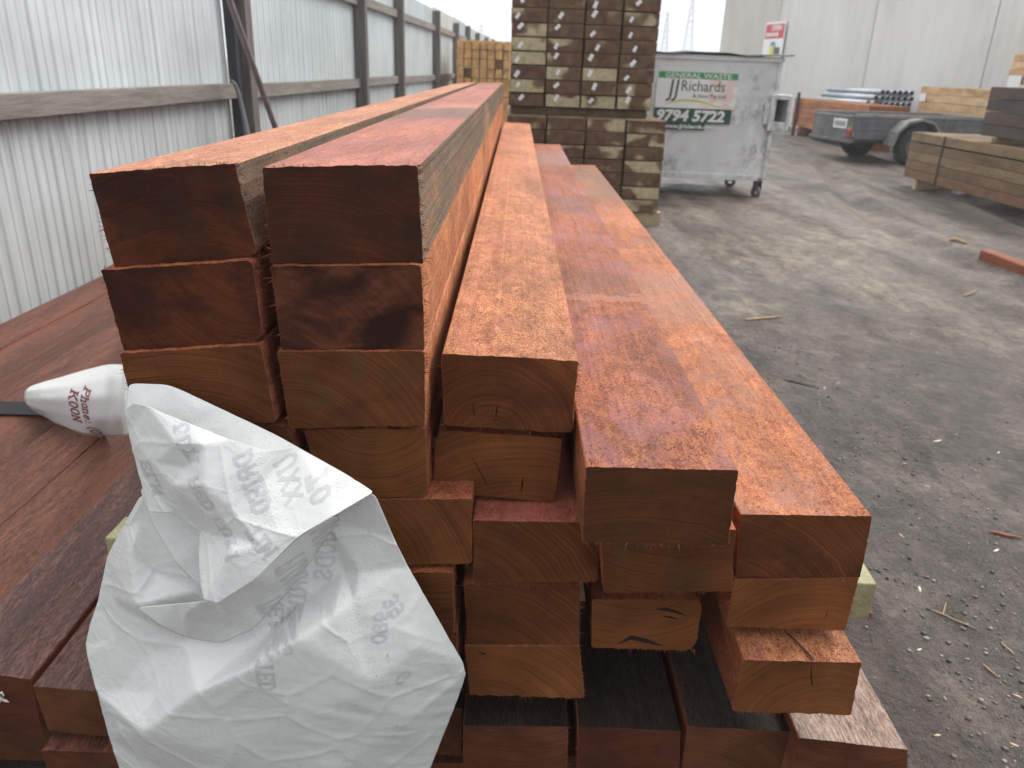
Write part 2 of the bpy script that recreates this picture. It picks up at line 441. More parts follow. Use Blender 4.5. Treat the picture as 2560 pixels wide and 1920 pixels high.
# darker damp patches by noise, then a darker oval beside the stack
wetm = k.ramp(k.noise(k.coord('Object', (.9, .45, 1), (5, 5, 1)), 1, 6, .7, .7), [(.50, 0.0), (.64, .6)])
col = k.mix(wetm, col, (.058, .047, .042, 1))
trk = k.ramp(k.noise(k.coord('Object', (2.6, .22, 1), (0, 0, 0), False, (0, 0, R(10))), 1, 5, .6, .35), [(.40, 0.0), (.62, 1.0)])
farm = k.ramp(k.math('MULTIPLY', xyz[1], .1), [(.35, 0.0), (.7, 1.0)])
col = k.mix(k.math('MULTIPLY', k.math('MULTIPLY', trk, farm), .34), col, (.40, .345, .30, 1))
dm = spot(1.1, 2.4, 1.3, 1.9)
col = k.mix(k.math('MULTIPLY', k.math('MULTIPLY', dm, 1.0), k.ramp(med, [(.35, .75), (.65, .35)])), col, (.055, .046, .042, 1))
col = k.mix(1.0, col, k.ramp(k.noise(k.coord('Object', (11, 7, 9), (1, 4, 2)), 1, 6, .75, .3), [(.36, (.62, .59, .57)), (.5, (.95, .93, .91)), (.64, (1.22, 1.17, 1.10))]), 'MULTIPLY')
lit = k.ramp(k.noise(k.coord('Object', (95, 95, 95), (7, 1, 2)), 1, 1, .5), [(.76, 0.0), (.80, 1.0)])
col = k.mix(k.math('MULTIPLY', lit, .6), col, (.40, .36, .30, 1))
wet = k.ramp(k.noise(k.coord('Object', (1.3, .8, 1), (3, 8, 1)), 1, 5, .65, .4), [(.40, .34), (.62, .8)])
hgt = k.math('ADD', k.math('MULTIPLY', fin, .8), k.math('MULTIPLY', vf, .35))
clod = k.noise(k.coord('Object', (13, 13, 13), (2, 2, 2)), 1, 6, .7, .4)
bp = k.bump(hgt, .8, .016, k.bump(clod, .85, .05))
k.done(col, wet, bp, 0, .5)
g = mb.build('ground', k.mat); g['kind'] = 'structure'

# loose gravel, chips
def pebbles(name, n, region, smin, smax, mats, seed, flatness=.6, chip=False):
    rnd = random.Random(seed); mb = MB()
    bm = bmesh.new(); bmesh.ops.create_icosphere(bm, subdivisions=1, radius=1); base = [v.co.copy() for v in bm.verts]; fs = [[v.index for v in f.verts] for f in bm.faces]; bm.free()
    for _ in range(n):
        x, y = region(rnd)
        s = smin*(smax/smin)**(rnd.random()**2.2); rot = Matrix.Rotation(rnd.random()*6.28, 3, 'Z')
        sc = Vector((rnd.uniform(.7, 1.3), rnd.uniform(.6, 1.1), rnd.uniform(.45, .8)*flatness/.6))*s
        if chip: sc = Vector((rnd.uniform(1.5, 5), rnd.uniform(.5, 1.0), .25))*s
        z = gz(x, y)
        mb.add([rot @ Vector((v.x*sc.x, v.y*sc.y, v.z*sc.z))*(1+.18*noise.noise(v*1.7+Vector((x*9, y*9, 0)))) + Vector((x, y, z+sc.z*.35)) for v in base], fs, rnd.randrange(len(mats)), True)
    o = mb.build(name, mats); o['kind'] = 'stuff'; return o
def reg_a(r):
    t = r.random()**2.2; y = 1.15+3.2*t; c = .95+.35*r.random()+abs(r.gauss(0, .35))*(1+t)
    return c, y
def reg_b(r): return 1.0+r.random()*4.5, 1.3+7.5*r.random()**1.5
stone = [flat('stone_grey', (.11, .11, .115), .5, b=.3, scale=40), flat('stone_dark', (.055, .055, .06), .42, scale=40), flat('stone_brown', (.15, .12, .10), .6, scale=40), flat('stone_pale', (.24, .23, .22), .55, scale=40)]
chip = [flat('chip_pale', (.52, .42, .27), .7), flat('chip_red', (.30, .11, .06), .7), flat('chip_cream', (.6, .55, .46), .7)]
pebbles('gravel', 3200, reg_a, .0015, .0085, stone, 3)
pebbles('wood_chips', 420, reg_b, .0022, .008, chip, 5, chip=True)
stick_m = flat('dry_stick', (.36, .25, .14), .8, var=.3, scale=30); stick_r = flat('red_stick', (.30, .10, .05), .75, var=.3, scale=30)
ST = [((1.421, 4.518), (1.684, 4.644), .008, stick_m, 'pale flat splinter of wood on the ground right of the stack, largest of the splinters'),
      ((1.202, 1.789), (1.29, 1.707), .0028, stick_m, 'thin straw coloured stalk beside the pale bearer end, forked at one end'),
      ((1.592, 2.21), (1.694, 2.17), .005, stick_r, 'thin reddish splinter on bare dirt at the right border of the photo'),
      ((1.23, 1.581), (1.244, 1.534), .003, stick_m, 'short pale sliver on the dark gravel beside the bottom layer'),
      ((.996, 1.759), (1.019, 1.747), .006, stick_r, 'stubby orange chip just past the pale bearer end'),
      ((1.327, 3.505), (1.457, 3.429), .004, flat('dark_twig', (.05, .04, .035), .8), 'dark twig on grey dirt beside the long right beam'),
      ((3.16, 5.314), (3.337, 5.46), .007, stick_m, 'pale stick on the sawdust patch nearest the red offcut'),
      ((4.004, 7.15), (4.133, 7.072), .02, stick_m, 'short tan block of wood on the wheel tracks behind the red offcut'),
      ((1.325, 1.663), (1.336, 1.62), .003, stick_m, 'tiny cream sliver on the gravel at the lower right')]
for i, ((ax, ay), (bx, by), r, m, lab) in enumerate(ST):
    mb = MB(); pts = []
    for t in (0, .25, .5, .75, 1):
        x = ax+(bx-ax)*t + (random.random()-.5)*r; y = ay+(by-ay)*t + (random.random()-.5)*r
        pts.append((x, y, gz(x, y)+r*.8+.002))
    mb.tube(pts, [r*.5, r, r*.9, r*.8, r*.3], 7)
    if i == 1: mb.tube([pts[1], (pts[1][0]+.03, pts[1][1]+.045, pts[1][2]+.006)], [r*.8, r*.4], 6)
    o = mb.build('splinter', m); tag(o, lab, 'splinter', 'splinters lying on the yard')

# ================================================================ timber stack
crackm = flat('check_shadow', (.03, .012, .008), .9)
T_orange = wood_side('hardwood_top_orange', (.17, .045, .020), (.43, .150, .066), (.70, .34, .165), (.50, .18, .16), .35, 1.0)
T_tan = wood_side('hardwood_top_tan', (.15, .045, .025), (.42, .155, .075), (.68, .36, .18), (.45, .17, .16), .45, 2.0)
BR = (.13, .085, .07)
T_pink = wood_side('hardwood_top_pink', (.125, .032, .020), (.36, .108, .064), (.56, .235, .145), (.40, .16, .18), .45, 3.0, bands=((1.28, .34, .85, BR), (1.62, .10, .5, (.35, .22, .18)), (5.25, .35, .8, BR)))
T_purple = wood_side('hardwood_top_purple', (.095, .027, .017), (.31, .088, .042), (.54, .215, .10), (.33, .15, .17), .75, 4.0, bands=((.95, .16, .35, BR), (.83, .03, .4, (.55, .25, .16)), (3.9, .5, .6, (.28, .19, .17)), (2.2, .25, .35, BR)))
T_red = wood_side('hardwood_top_red', (.125, .033, .017), (.375, .115, .050), (.60, .255, .11), (.33, .19, .16), .6, 5.0, bands=((3.8, .9, .75, (.17, .13, .095)), (1.25, .35, .35, (.30, .22, .19))))
T_rnd = wood_side('hardwood_sawn', (.12, .030, .016), (.34, .10, .043), (.50, .19, .085), (.32, .12, .10), .4, 6.0, rnd=True)
T_hid = wood_side('hardwood_sawn_dull', (.13, .035, .022), (.28, .085, .045), (.40, .15, .075), (.2, .07, .06), .4, 7.0, rnd=True)
S_grey = wood_side('hardwood_side_weathered', (.09, .055, .035), (.25, .145, .085), (.42, .26, .15), (.10, .08, .06), .7, 8.0, wgrey=.6, grey=(.16, .125, .09))
S_orange = wood_side('hardwood_side_orange', (.17, .045, .02), (.47, .165, .07), (.70, .32, .15), (.45, .15, .11), .3, 9.0)
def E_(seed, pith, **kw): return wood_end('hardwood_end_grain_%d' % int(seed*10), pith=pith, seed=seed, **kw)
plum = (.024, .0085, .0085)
e_dark = dict(a=(.064, .018, .008), b=(.145, .043, .016), stain=plum, stain_amt=.75, stain_at=.46)  # end colours lowered for wet grain and also for shade on the fronts
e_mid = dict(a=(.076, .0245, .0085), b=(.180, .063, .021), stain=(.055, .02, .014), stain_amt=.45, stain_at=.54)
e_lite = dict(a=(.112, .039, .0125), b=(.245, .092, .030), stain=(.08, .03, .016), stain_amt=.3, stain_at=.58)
GRP = 'red hardwood beams stacked crosswise on the bearer'
GRP = 'red hardwood beams in the near stack'
def C3(pts, w=.0022, d=.016): return (pts, w, d)
STK = {
"A1":(1.030,[(-0.5489, 1.2249), (-0.3581, 1.2455), (-0.3389, 1.1263), (-0.5344, 1.1002)]),
"A2":(1.015,[(-0.5471, 1.1028), (-0.3418, 1.1234), (-0.3389, 1.0078), (-0.532, 0.9871)]),
"A3":(1.005,[(-0.5341, 0.9885), (-0.3389, 1.0089), (-0.326, 0.8923), (-0.5237, 0.8716)]),
"A4":(1.020,[(-0.5248, 0.8644), (-0.3103, 0.8837), (-0.3029, 0.7734), (-0.5163, 0.7531)]),
"B1":(1.030,[(-0.3241, 1.2415), (-0.1249, 1.2503), (-0.1167, 1.1231), (-0.3225, 1.1149)]),
"B2":(1.020,[(-0.3208, 1.1145), (-0.1205, 1.1228), (-0.1158, 1.0036), (-0.3146, 0.9968)]),
"B3":(1.015,[(-0.32, 0.996), (-0.1159, 1.004), (-0.1154, 0.8898), (-0.312, 0.8782)]),
"B4":(1.030,[(-0.2958, 0.8684), (-0.1172, 0.8786), (-0.1147, 0.767), (-0.2717, 0.7545)]),
"B5":(1.030,[(-0.2401, 0.7565), (-0.0472, 0.7641), (-0.0468, 0.6465), (-0.2383, 0.6354)]),
"B6":(1.020,[(-0.2619, 0.6285), (-0.0747, 0.636), (-0.0721, 0.5237), (-0.2527, 0.5168)]),
"B7":(1.030,[(-0.263, 0.5025), (-0.0675, 0.5124), (-0.0649, 0.3922), (-0.257, 0.3841)]),
"C1":(1.073,[(-0.0975, 0.9802), (0.1038, 0.9754), (0.0996, 0.8593), (-0.0953, 0.863)]),
"C2":(1.085,[(-0.1088, 0.8502), (0.0877, 0.8437), (0.0809, 0.7284), (-0.1109, 0.7432)]),
"C3":(1.030,[(-0.0452, 0.7267), (0.1497, 0.7303), (0.153, 0.6205), (-0.0419, 0.6091)]),
"C4":(1.040,[(-0.0601, 0.6001), (0.1279, 0.6068), (0.134, 0.4876), (-0.0506, 0.4819)]),
"C5":(1.040,[(-0.0564, 0.4779), (0.1335, 0.4838), (0.151, 0.3734), (-0.0456, 0.3719)]),
"D1":(0.920,[(0.1075, 0.8833), (0.3109, 0.886), (0.3133, 0.7685), (0.1116, 0.765)]),
"D2":(0.985,[(0.1452, 0.7369), (0.3435, 0.7539), (0.3522, 0.6433), (0.1573, 0.6346)]),
"D3":(1.070,[(0.1528, 0.5564), (0.3372, 0.5615), (0.3387, 0.4556), (0.1582, 0.4556)]),
"E1":(1.035,[(0.3624, 0.75), (0.5645, 0.7547), (0.5691, 0.6411), (0.3733, 0.6358)]),
"E2":(1.035,[(0.3687, 0.6299), (0.5672, 0.641), (0.5653, 0.538), (0.3705, 0.5361)]),
"E3":(0.985,[(0.3886, 0.5154), (0.5767, 0.5172), (0.5807, 0.408), (0.3864, 0.4081)]),
"L1":(1.120,[(-1.0259, 0.3209), (-0.8566, 0.2988), (-0.8609, 0.1605), (-1.0271, 0.1708)]),
"L2":(1.110,[(-0.8496, 0.2922), (-0.6562, 0.2807), (-0.6549, 0.1682), (-0.8401, 0.1834)]),
"R1":(1.055,[(-0.0576, 0.2867), (0.1293, 0.2925), (0.1327, 0.1966), (-0.0557, 0.1964)]),
"R2":(1.057,[(0.1458, 0.2928), (0.3289, 0.2887), (0.3405, 0.1886), (0.1525, 0.1918)]),
"R3":(1.066,[(0.3427, 0.292), (0.5298, 0.288), (0.5384, 0.187), (0.3445, 0.1912)]),
"R4":(1.030,[(0.5272, 0.3104), (0.7211, 0.2909), (0.7451, 0.1918), (0.5239, 0.2047)]),
}
INFO = {
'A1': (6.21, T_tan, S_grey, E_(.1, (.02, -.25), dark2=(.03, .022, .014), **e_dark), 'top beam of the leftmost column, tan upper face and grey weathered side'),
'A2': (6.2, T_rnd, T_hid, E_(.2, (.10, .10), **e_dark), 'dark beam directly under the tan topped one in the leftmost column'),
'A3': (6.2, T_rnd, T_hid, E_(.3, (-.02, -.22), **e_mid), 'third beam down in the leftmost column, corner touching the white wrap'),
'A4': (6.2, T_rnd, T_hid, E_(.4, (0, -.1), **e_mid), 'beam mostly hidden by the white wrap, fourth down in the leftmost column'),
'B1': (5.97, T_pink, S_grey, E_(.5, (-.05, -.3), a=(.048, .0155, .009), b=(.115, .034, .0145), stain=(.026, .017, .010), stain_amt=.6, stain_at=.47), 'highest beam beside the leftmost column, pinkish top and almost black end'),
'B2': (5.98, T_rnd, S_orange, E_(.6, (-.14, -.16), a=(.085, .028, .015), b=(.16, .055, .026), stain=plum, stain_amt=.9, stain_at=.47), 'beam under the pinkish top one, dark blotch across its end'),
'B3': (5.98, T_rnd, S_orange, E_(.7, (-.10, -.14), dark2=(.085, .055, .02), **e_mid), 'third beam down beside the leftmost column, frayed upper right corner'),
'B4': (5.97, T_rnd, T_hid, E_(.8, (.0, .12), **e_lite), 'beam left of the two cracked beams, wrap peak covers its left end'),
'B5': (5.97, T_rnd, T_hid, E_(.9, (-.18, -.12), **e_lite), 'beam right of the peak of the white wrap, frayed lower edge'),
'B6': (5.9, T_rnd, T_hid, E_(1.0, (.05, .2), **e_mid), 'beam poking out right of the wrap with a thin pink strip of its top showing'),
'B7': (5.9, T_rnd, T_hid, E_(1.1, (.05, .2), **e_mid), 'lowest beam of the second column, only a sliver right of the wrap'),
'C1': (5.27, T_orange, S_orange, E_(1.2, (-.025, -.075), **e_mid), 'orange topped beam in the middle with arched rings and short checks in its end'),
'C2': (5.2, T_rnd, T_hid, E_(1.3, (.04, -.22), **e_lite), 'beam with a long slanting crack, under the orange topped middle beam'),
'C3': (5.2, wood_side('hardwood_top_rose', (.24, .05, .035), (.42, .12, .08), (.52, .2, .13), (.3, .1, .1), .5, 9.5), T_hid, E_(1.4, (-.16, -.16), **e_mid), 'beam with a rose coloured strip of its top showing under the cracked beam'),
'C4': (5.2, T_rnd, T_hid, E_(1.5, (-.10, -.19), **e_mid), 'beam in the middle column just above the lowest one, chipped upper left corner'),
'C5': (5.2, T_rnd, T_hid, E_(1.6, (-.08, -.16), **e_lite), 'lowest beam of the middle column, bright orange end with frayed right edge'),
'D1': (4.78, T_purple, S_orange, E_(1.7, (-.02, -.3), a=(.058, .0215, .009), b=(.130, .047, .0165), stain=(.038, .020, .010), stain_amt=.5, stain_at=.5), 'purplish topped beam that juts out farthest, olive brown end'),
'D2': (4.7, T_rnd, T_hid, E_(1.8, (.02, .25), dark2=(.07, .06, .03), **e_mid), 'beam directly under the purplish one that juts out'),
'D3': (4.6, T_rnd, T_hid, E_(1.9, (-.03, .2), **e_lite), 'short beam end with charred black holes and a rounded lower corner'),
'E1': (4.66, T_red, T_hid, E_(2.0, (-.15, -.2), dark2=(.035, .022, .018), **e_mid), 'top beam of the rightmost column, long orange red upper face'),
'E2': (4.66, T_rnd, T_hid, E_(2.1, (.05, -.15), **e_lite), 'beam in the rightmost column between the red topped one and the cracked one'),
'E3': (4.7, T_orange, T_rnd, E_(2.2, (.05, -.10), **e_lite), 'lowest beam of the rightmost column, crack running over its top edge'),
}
CR = {
'C1': [C3([(-.051, -.014), (-.053, -.022), (-.051, -.034), (-.050, -.040)], .0014), C3([(-.030, -.016), (-.029, -.024), (-.030, -.031)], .0012), C3([(-.014, -.014), (-.017, -.024), (-.0185, -.034), (-.018, -.046)], .002), C3([(-.017, .018), (-.020, .004), (-.022, -.010)], .0008), C3([(.010, .006), (.008, -.001)], .0008)],
'C2': [C3([(-.040, .018), (-.034, .006), (-.026, -.010), (-.018, -.026), (-.012, -.040)], .0016), C3([(.043, -.016), (.042, -.030), (.040, -.048)], .003)],
'E3': [C3([(.014, .050), (.017, .030), (.022, .010), (.024, .002)], .0022)],
'E2': [C3([(.061, -.006), (.061, -.018), (.060, -.028)], .0014)],
'D3': [C3([(.010, .033), (.030, .034), (.050, .029), (.068, .021)], .007, .01), C3([(.022, .020), (.040, .018), (.056, .014)], .004, .01), C3([(-.045, -.043), (-.022, -.027), (.005, -.033), (.040, -.045)], .013, .012)],
'C5': [C3([(-.080, .040), (-.070, .034), (-.064, .036)], .007, .015), C3([(.055, .043), (.056, .032)], .002)],
'D1': [C3([(-.06, -.02), (-.058, -.03)], .0006)],
}
RC = {'D3': {2: .03, 3: .008, 1: .02}, 'A1': {2: .012}, 'A2': {2: .02, 1: .012}, 'A4': {1: .03}, 'C2': {0: .03}, 'C1': {3: .016}, 'B3': {1: .006}}
GR = 'red hardwood beams of the near stack'
BEAMS = {}
for i, (key, (y0, q)) in enumerate(STK.items()):
    if key not in INFO: continue
    L, top, right, end, lab = INFO[key]
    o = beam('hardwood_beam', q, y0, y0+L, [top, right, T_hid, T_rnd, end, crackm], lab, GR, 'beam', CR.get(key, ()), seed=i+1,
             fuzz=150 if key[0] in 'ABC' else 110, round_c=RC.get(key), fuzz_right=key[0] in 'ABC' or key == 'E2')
    BEAMS[key] = o
# beams hidden by the wrap carry the left column
for i, (z1, lab) in enumerate(((.745, 'fifth beam down in the leftmost column, behind the white wrap'), (.627, 'sixth beam down in the leftmost column, behind the white wrap'), (.505, 'lowest beam of the leftmost column, behind the white wrap'))):
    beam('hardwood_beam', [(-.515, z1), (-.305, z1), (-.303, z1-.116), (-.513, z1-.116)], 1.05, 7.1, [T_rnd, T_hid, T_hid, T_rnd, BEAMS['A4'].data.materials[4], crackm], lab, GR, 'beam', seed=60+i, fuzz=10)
# split that runs from the end of the lowest right beam back over its top
mb = MB(); e3 = BEAMS['E3']
pa = [(.0165, .0, .0562), (.008, .03, .0564), (-.004, .06, .0565), (-.012, .085, .0565)]
for a, b, wa, wb in ((0, 1, .0018, .0018), (1, 2, .0018, .0013), (2, 3, .0013, .0003)):
    A, B = pa[a], pa[b]
    mb.add([(A[0]-wa, A[1], A[2]), (A[0]+wa, A[1], A[2]), (B[0]+wb, B[1], B[2]), (B[0]-wb, B[1], B[2])], [(0, 1, 2, 3)])
mb.build('split', crackm, e3)

# bearers
pine_b = wood_side('treated_pine_bearer', (.28, .265, .14), (.44, .415, .24), (.54, .51, .32), (.38, .38, .2), .4, 12.0, speck=.2)
pine_e = wood_end('treated_pine_bearer_end', (.30, .285, .15), (.44, .415, .245), (.0, -.2), 300, 12.0, (.3, .3, .15), .3, .6)
def bearer(name, ax, ay, bx, by, z0, z1, w, mats, label, group):
    L = math.hypot(bx-ax, by-ay); mb = MB(); mb.box(0, L, -w/2, w/2, 0, z1-z0, bev=.004)
    mb.m = [1 if (abs(sum(mb.v[i][0] for i in f)/len(f)) < .006 or abs(sum(mb.v[i][0] for i in f)/len(f)-L) < .006) else 0 for f in mb.f]
    o = mb.build(name, mats, None, (ax, ay, z0), math.atan2(by-ay, bx-ax)); return tag(o, label, 'bearer', group)
bearer('pine_bearer', -.87, 1.50, .80, 1.425, .292, .384, .09, [pine_b, pine_e], 'pale green treated pine bearer sticking out both sides of the red stack', None)
bearer('pine_bearer', -.80, 5.2, .80, 5.2, .292, .384, .09, [pine_b, pine_e], 'pale bearer under the far half of the red stack', None)

# flat layer the stack stands on
W_old = wood_side('old_hardwood_top', (.035, .017, .014), (.10, .048, .040), (.23, .12, .10), (.10, .06, .065), .6, 14.0, speck=.5, rnd=True, rough=.5, an=3.5)
W_old_red = wood_side('old_hardwood_red', (.034, .013, .010), (.105, .040, .029), (.225, .095, .060), (.21, .072, .032), .5, 15.0, speck=.6, rnd=True, rough=.46, an=3.5)
W_silver = wood_side('old_hardwood_silver', (.12, .075, .055), (.30, .205, .16), (.52, .40, .32), (.22, .16, .14), .5, 16.0, speck=.9, speckcol=(.10, .06, .04), an=3.5)
W_shaded = wood_side('old_hardwood_shaded', (.014, .009, .007), (.036, .024, .019), (.075, .05, .040), (.03, .025, .026), .5, 17.0, speck=.4, rnd=True, an=3.5)  # near-black colour holds the deep shade under the stack
e_old = [E_(2.5, (.06, -.15), a=(.075, .024, .013), b=(.135, .043, .022)), E_(2.6, (-.08, -.15), a=(.10, .038, .018), b=(.175, .068, .03)), E_(2.7, (.0, .2), a=(.085, .03, .015), b=(.15, .053, .025))]
GL = 'old dark beams of the flat layer under the stack'
lay = []
xe = [(-2.19, -2.008), (-2.0, -1.808), (-1.80, -1.613), (-1.605, -1.418), (-1.41, -1.231), (-1.224, -1.036)]
for i, (a, b) in enumerate(xe): lay.append((1.13+.02*math.sin(i*2.2), [(a, .292+.003*math.sin(i*4)), (b, .290+.003*math.cos(i*5)), (b, .172), (a, .172)], W_old_red, ['nearest the fence', 'second from the fence', 'third from the fence', 'fourth from the fence', 'fifth from the fence, under the black strap', 'sixth from the fence, beside the folded wrap'][i]))
for kx, lab_ in (('L1', 'with a scrap of white lint stuck on its end'), ('L2', 'whose end shows left of the white wrap')):
    lay.append((STK[kx][0], STK[kx][1], W_old, lab_))
for i, (a, b) in enumerate(((-.645, -.452), (-.448, -.258), (-.253, -.062))):
    lay.append((1.075+.01*i, [(a, .29), (b, .288), (b, .175), (a, .175)], W_shaded, ['hidden behind the left half of the wrap', 'hidden behind the middle of the wrap', 'just right of the foot of the wrap'][i]))
for kx, m_, lab_ in (('R1', W_shaded, 'under the middle column'), ('R2', W_shaded, 'under the charred beam end'), ('R3', W_shaded, 'under the lowest right beam, grey top'), ('R4', W_silver, 'at the right border of the stack, silvery grey top')):
    y0, q = STK[kx]; q = [q[0], q[1], (q[2][0], max(q[2][1], .17)), (q[3][0], max(q[3][1], .17))]
    lay.append((y0, q, m_, lab_))
for i, (y0, q, m_, lab_) in enumerate(lay):
    q = [q[0], q[1], (q[2][0], .172), (q[3][0], .172)] if i not in (6, 7) else q
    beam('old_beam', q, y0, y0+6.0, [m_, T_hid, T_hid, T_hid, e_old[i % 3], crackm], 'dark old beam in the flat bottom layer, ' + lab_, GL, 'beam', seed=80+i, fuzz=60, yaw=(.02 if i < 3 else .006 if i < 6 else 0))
GU = 'beams of the lowest course'
for i in range(15):
    a = -2.18 + i*.1955; b = a+.188; y0 = 1.10+.03*math.sin(i*3.1)
    z1 = .160
    if i == 6: y0, a, b = 1.16, -1.03, -.865
    if i == 7: y0, a, b = 1.088, -.845, -.66
    lab = 'reddish beam of the lowest course, ' + ['first', 'second', 'third', 'fourth', 'fifth', 'sixth', 'seventh', 'eighth', 'ninth', 'tenth', 'eleventh', 'twelfth', 'thirteenth', 'fourteenth', 'fifteenth'][i] + ' from the fence'
    beam('lower_beam', [(a, z1), (b, z1), (b, .05), (a, .05)], y0, y0+6, [W_old_red, T_hid, T_hid, T_hid, e_old[(i+1) % 3], crackm], lab, GU, 'beam', seed=120+i, fuzz=30)
for y in (1.6, 3.9, 6.4):
    bearer('ground_bearer', -2.2, y, .74, y, -.02, .048, .09, [T_hid, T_hid], 'low bearer on the dirt under the %s of the bottom course' % {1.6: 'near end', 3.9: 'middle', 6.4: 'far end'}[y], None)

# strap across the old layer
mb = MB(); blk = flat('black_steel_strap', (.018, .018, .02), .35, .6)
prof = [(-2.21, .12), (-2.207, .292), (-2.19, .2965), (-1.62, .2965), (-1.0, .2965), (-.6, .2965)]
for i in range(len(prof)-1):
    (xa, za), (xb, zb) = prof[i], prof[i+1]; ya = 2.27+.01*i; yb = 2.27+.01*(i+1)
    mb.add([(xa, ya-.055, za), (xa, ya+.045, za), (xb, yb+.045, zb), (xb, yb-.055, zb), (xa, ya-.055, za+.0015), (xa, ya+.045, za+.0015), (xb, yb+.045, zb+.0015), (xb, yb-.055, zb+.0015)], [(0, 1, 2, 3), (7, 6, 5, 4), (0, 3, 7, 4), (1, 5, 6, 2)])
tag(mb.build('flat_strap', blk), 'black flat strap across the dark old beams, going under the folded wrap', 'strap')
# lint on the end of an old beam
mb = MB(); lint = flat('white_lint', (.75, .75, .74), .9)
cx, cy, cz = -.912, 1.112, .262
mb.tube([(cx-.008, cy, cz-.016), (cx-.004, cy-.004, cz-.006), (cx+.003, cy-.005, cz+.002), (cx-.003, cy-.004, cz+.011), (cx+.004, cy-.003, cz+.014), (cx+.007, cy-.003, cz+.006)], [.001, .003, .004, .0025, .0025, .001], 7)
mb.tube([(cx, cy-.004, cz-.001), (cx+.009, cy-.004, cz-.005), (cx+.012, cy-.002, cz-.010)], [.002, .0025, .0008], 7)
tag(mb.build('lint_scrap', lint), 'crumpled scrap of white lint on the end of an old dark beam', 'lint')
# ================================================================ printed plastic wrap
S1={ "l0":(-0.5256,0.9850,0.7779),"l1":(-0.5696,1.0000,0.7110),"l2":(-0.6129,1.0200,0.6437),"l3":(-0.6487,1.0300,0.5477),"l4":(-0.6691,1.0300,0.5018),"l5":(-0.6829,1.0300,0.4606),"l6":(-0.6776,1.0200,0.4436),"l7":(-0.6607,1.0000,0.3838),"l8":(-0.6573,1.0000,0.2897),"l9":(-0.6504,1.0000,0.2220),"l10":(-0.6438,1.0000,0.1097),"b1":(-0.4749,0.9300,0.1710),"b2":(-0.3091,0.9000,0.2164),"b3":(-0.1795,0.9300,0.1950),"r8":(-0.1360,0.9800,0.1567),"r7":(-0.1078,0.9850,0.2623),"r6":(-0.0613,0.9750,0.4272),"r5":(-0.0494,0.9650,0.4833),"r4":(-0.0541,0.9650,0.5079),"r3":(-0.0774,0.9650,0.5554),"r2":(-0.1373,0.9650,0.6819),"r1":(-0.1572,0.9600,0.7364),"r0":(-0.1803,0.9500,0.8154),"t1":(-0.3053,0.9550,0.7807),"t2":(-0.4174,0.9600,0.7884),"v1":(-0.4883,0.9750,0.5238),"v2":(-0.4241,0.9500,0.5362),"v3":(-0.3595,0.9420,0.5614),"v4":(-0.2947,0.9500,0.6256),"v5":(-0.2338,0.9650,0.6748),"v6":(-0.2564,0.9650,0.7612),"c1":(-0.5488,0.9200,0.3880),"c2":(-0.4441,0.8900,0.5001),"c3":(-0.3553,0.8750,0.5622),"c4":(-0.2847,0.8820,0.6109),"c5":(-0.2370,0.9050,0.6353),"c6":(-0.2101,0.9250,0.6467),"c7":(-0.2048,0.9500,0.6810),"f1":(-0.4406,0.9000,0.3806),"f2":(-0.2901,0.8880,0.4552),"f3":(-0.1866,0.9000,0.5189),"f4":(-0.1211,0.9280,0.5658),"f5":(-0.1375,0.9300,0.4190),"f6":(-0.2683,0.9100,0.3186),"f7":(-0.4392,0.9250,0.2737),"f8":(-0.5643,0.9550,0.2751),"g1":(-0.5726,0.9850,0.4704),"g2":(-0.6111,0.9850,0.4119),"g3":(-0.5425,0.9550,0.4338),"g4":(-0.6117,1.0000,0.5021),"p1":(-0.5516,0.9750,0.6755),"p2":(-0.5388,0.9450,0.6087),"p3":(-0.4450,0.9550,0.6340),"p4":(-0.5352,0.9850,0.7299),"k1":(-0.6064,1.0050,0.5705),"k2":(-0.5148,0.9750,0.6481) }
F={ "u0":(-0.5125,0.9550,0.9268),"u1":(-0.4967,0.9500,0.9390),"u2":(-0.4736,0.9400,0.9403),"u3":(-0.4173,0.9200,0.9281),"u4":(-0.3526,0.9050,0.9105),"u5":(-0.3118,0.9100,0.8949),"u6":(-0.2824,0.9450,0.8845),"u7":(-0.2122,0.9500,0.8383),"u8":(-0.1794,0.9450,0.8183),"w1":(-0.2265,0.9000,0.8063),"w2":(-0.2673,0.8700,0.7909),"w3":(-0.3178,0.8400,0.7438),"w4":(-0.3684,0.8350,0.7076),"w5":(-0.3908,0.8450,0.7026),"w6":(-0.4042,0.8700,0.7101),"w7":(-0.4165,0.9050,0.7405),"w8":(-0.4163,0.9150,0.7638),"w9":(-0.4520,0.9200,0.7887),"x1":(-0.4920,0.9350,0.7802),"x2":(-0.5063,0.9500,0.8384),"x3":(-0.5131,0.9550,0.8895),"i1":(-0.4240,0.9000,0.9056),"i2":(-0.4678,0.9200,0.8665),"i3":(-0.3846,0.8720,0.8618),"i4":(-0.3175,0.8880,0.8554),"i5":(-0.3491,0.8680,0.8315),"i6":(-0.2840,0.8900,0.8278),"i7":(-0.2471,0.9180,0.8447),"i8":(-0.3123,0.8520,0.7876),"i9":(-0.3539,0.8480,0.7745),"j1":(-0.2911,0.8650,0.8009),"j2":(-0.3851,0.8920,0.9078),"j3":(-0.3286,0.8930,0.8828),"j4":(-0.4403,0.9050,0.8410),"j5":(-0.4185,0.9050,0.8695),"j6":(-0.3533,0.8680,0.7895) }
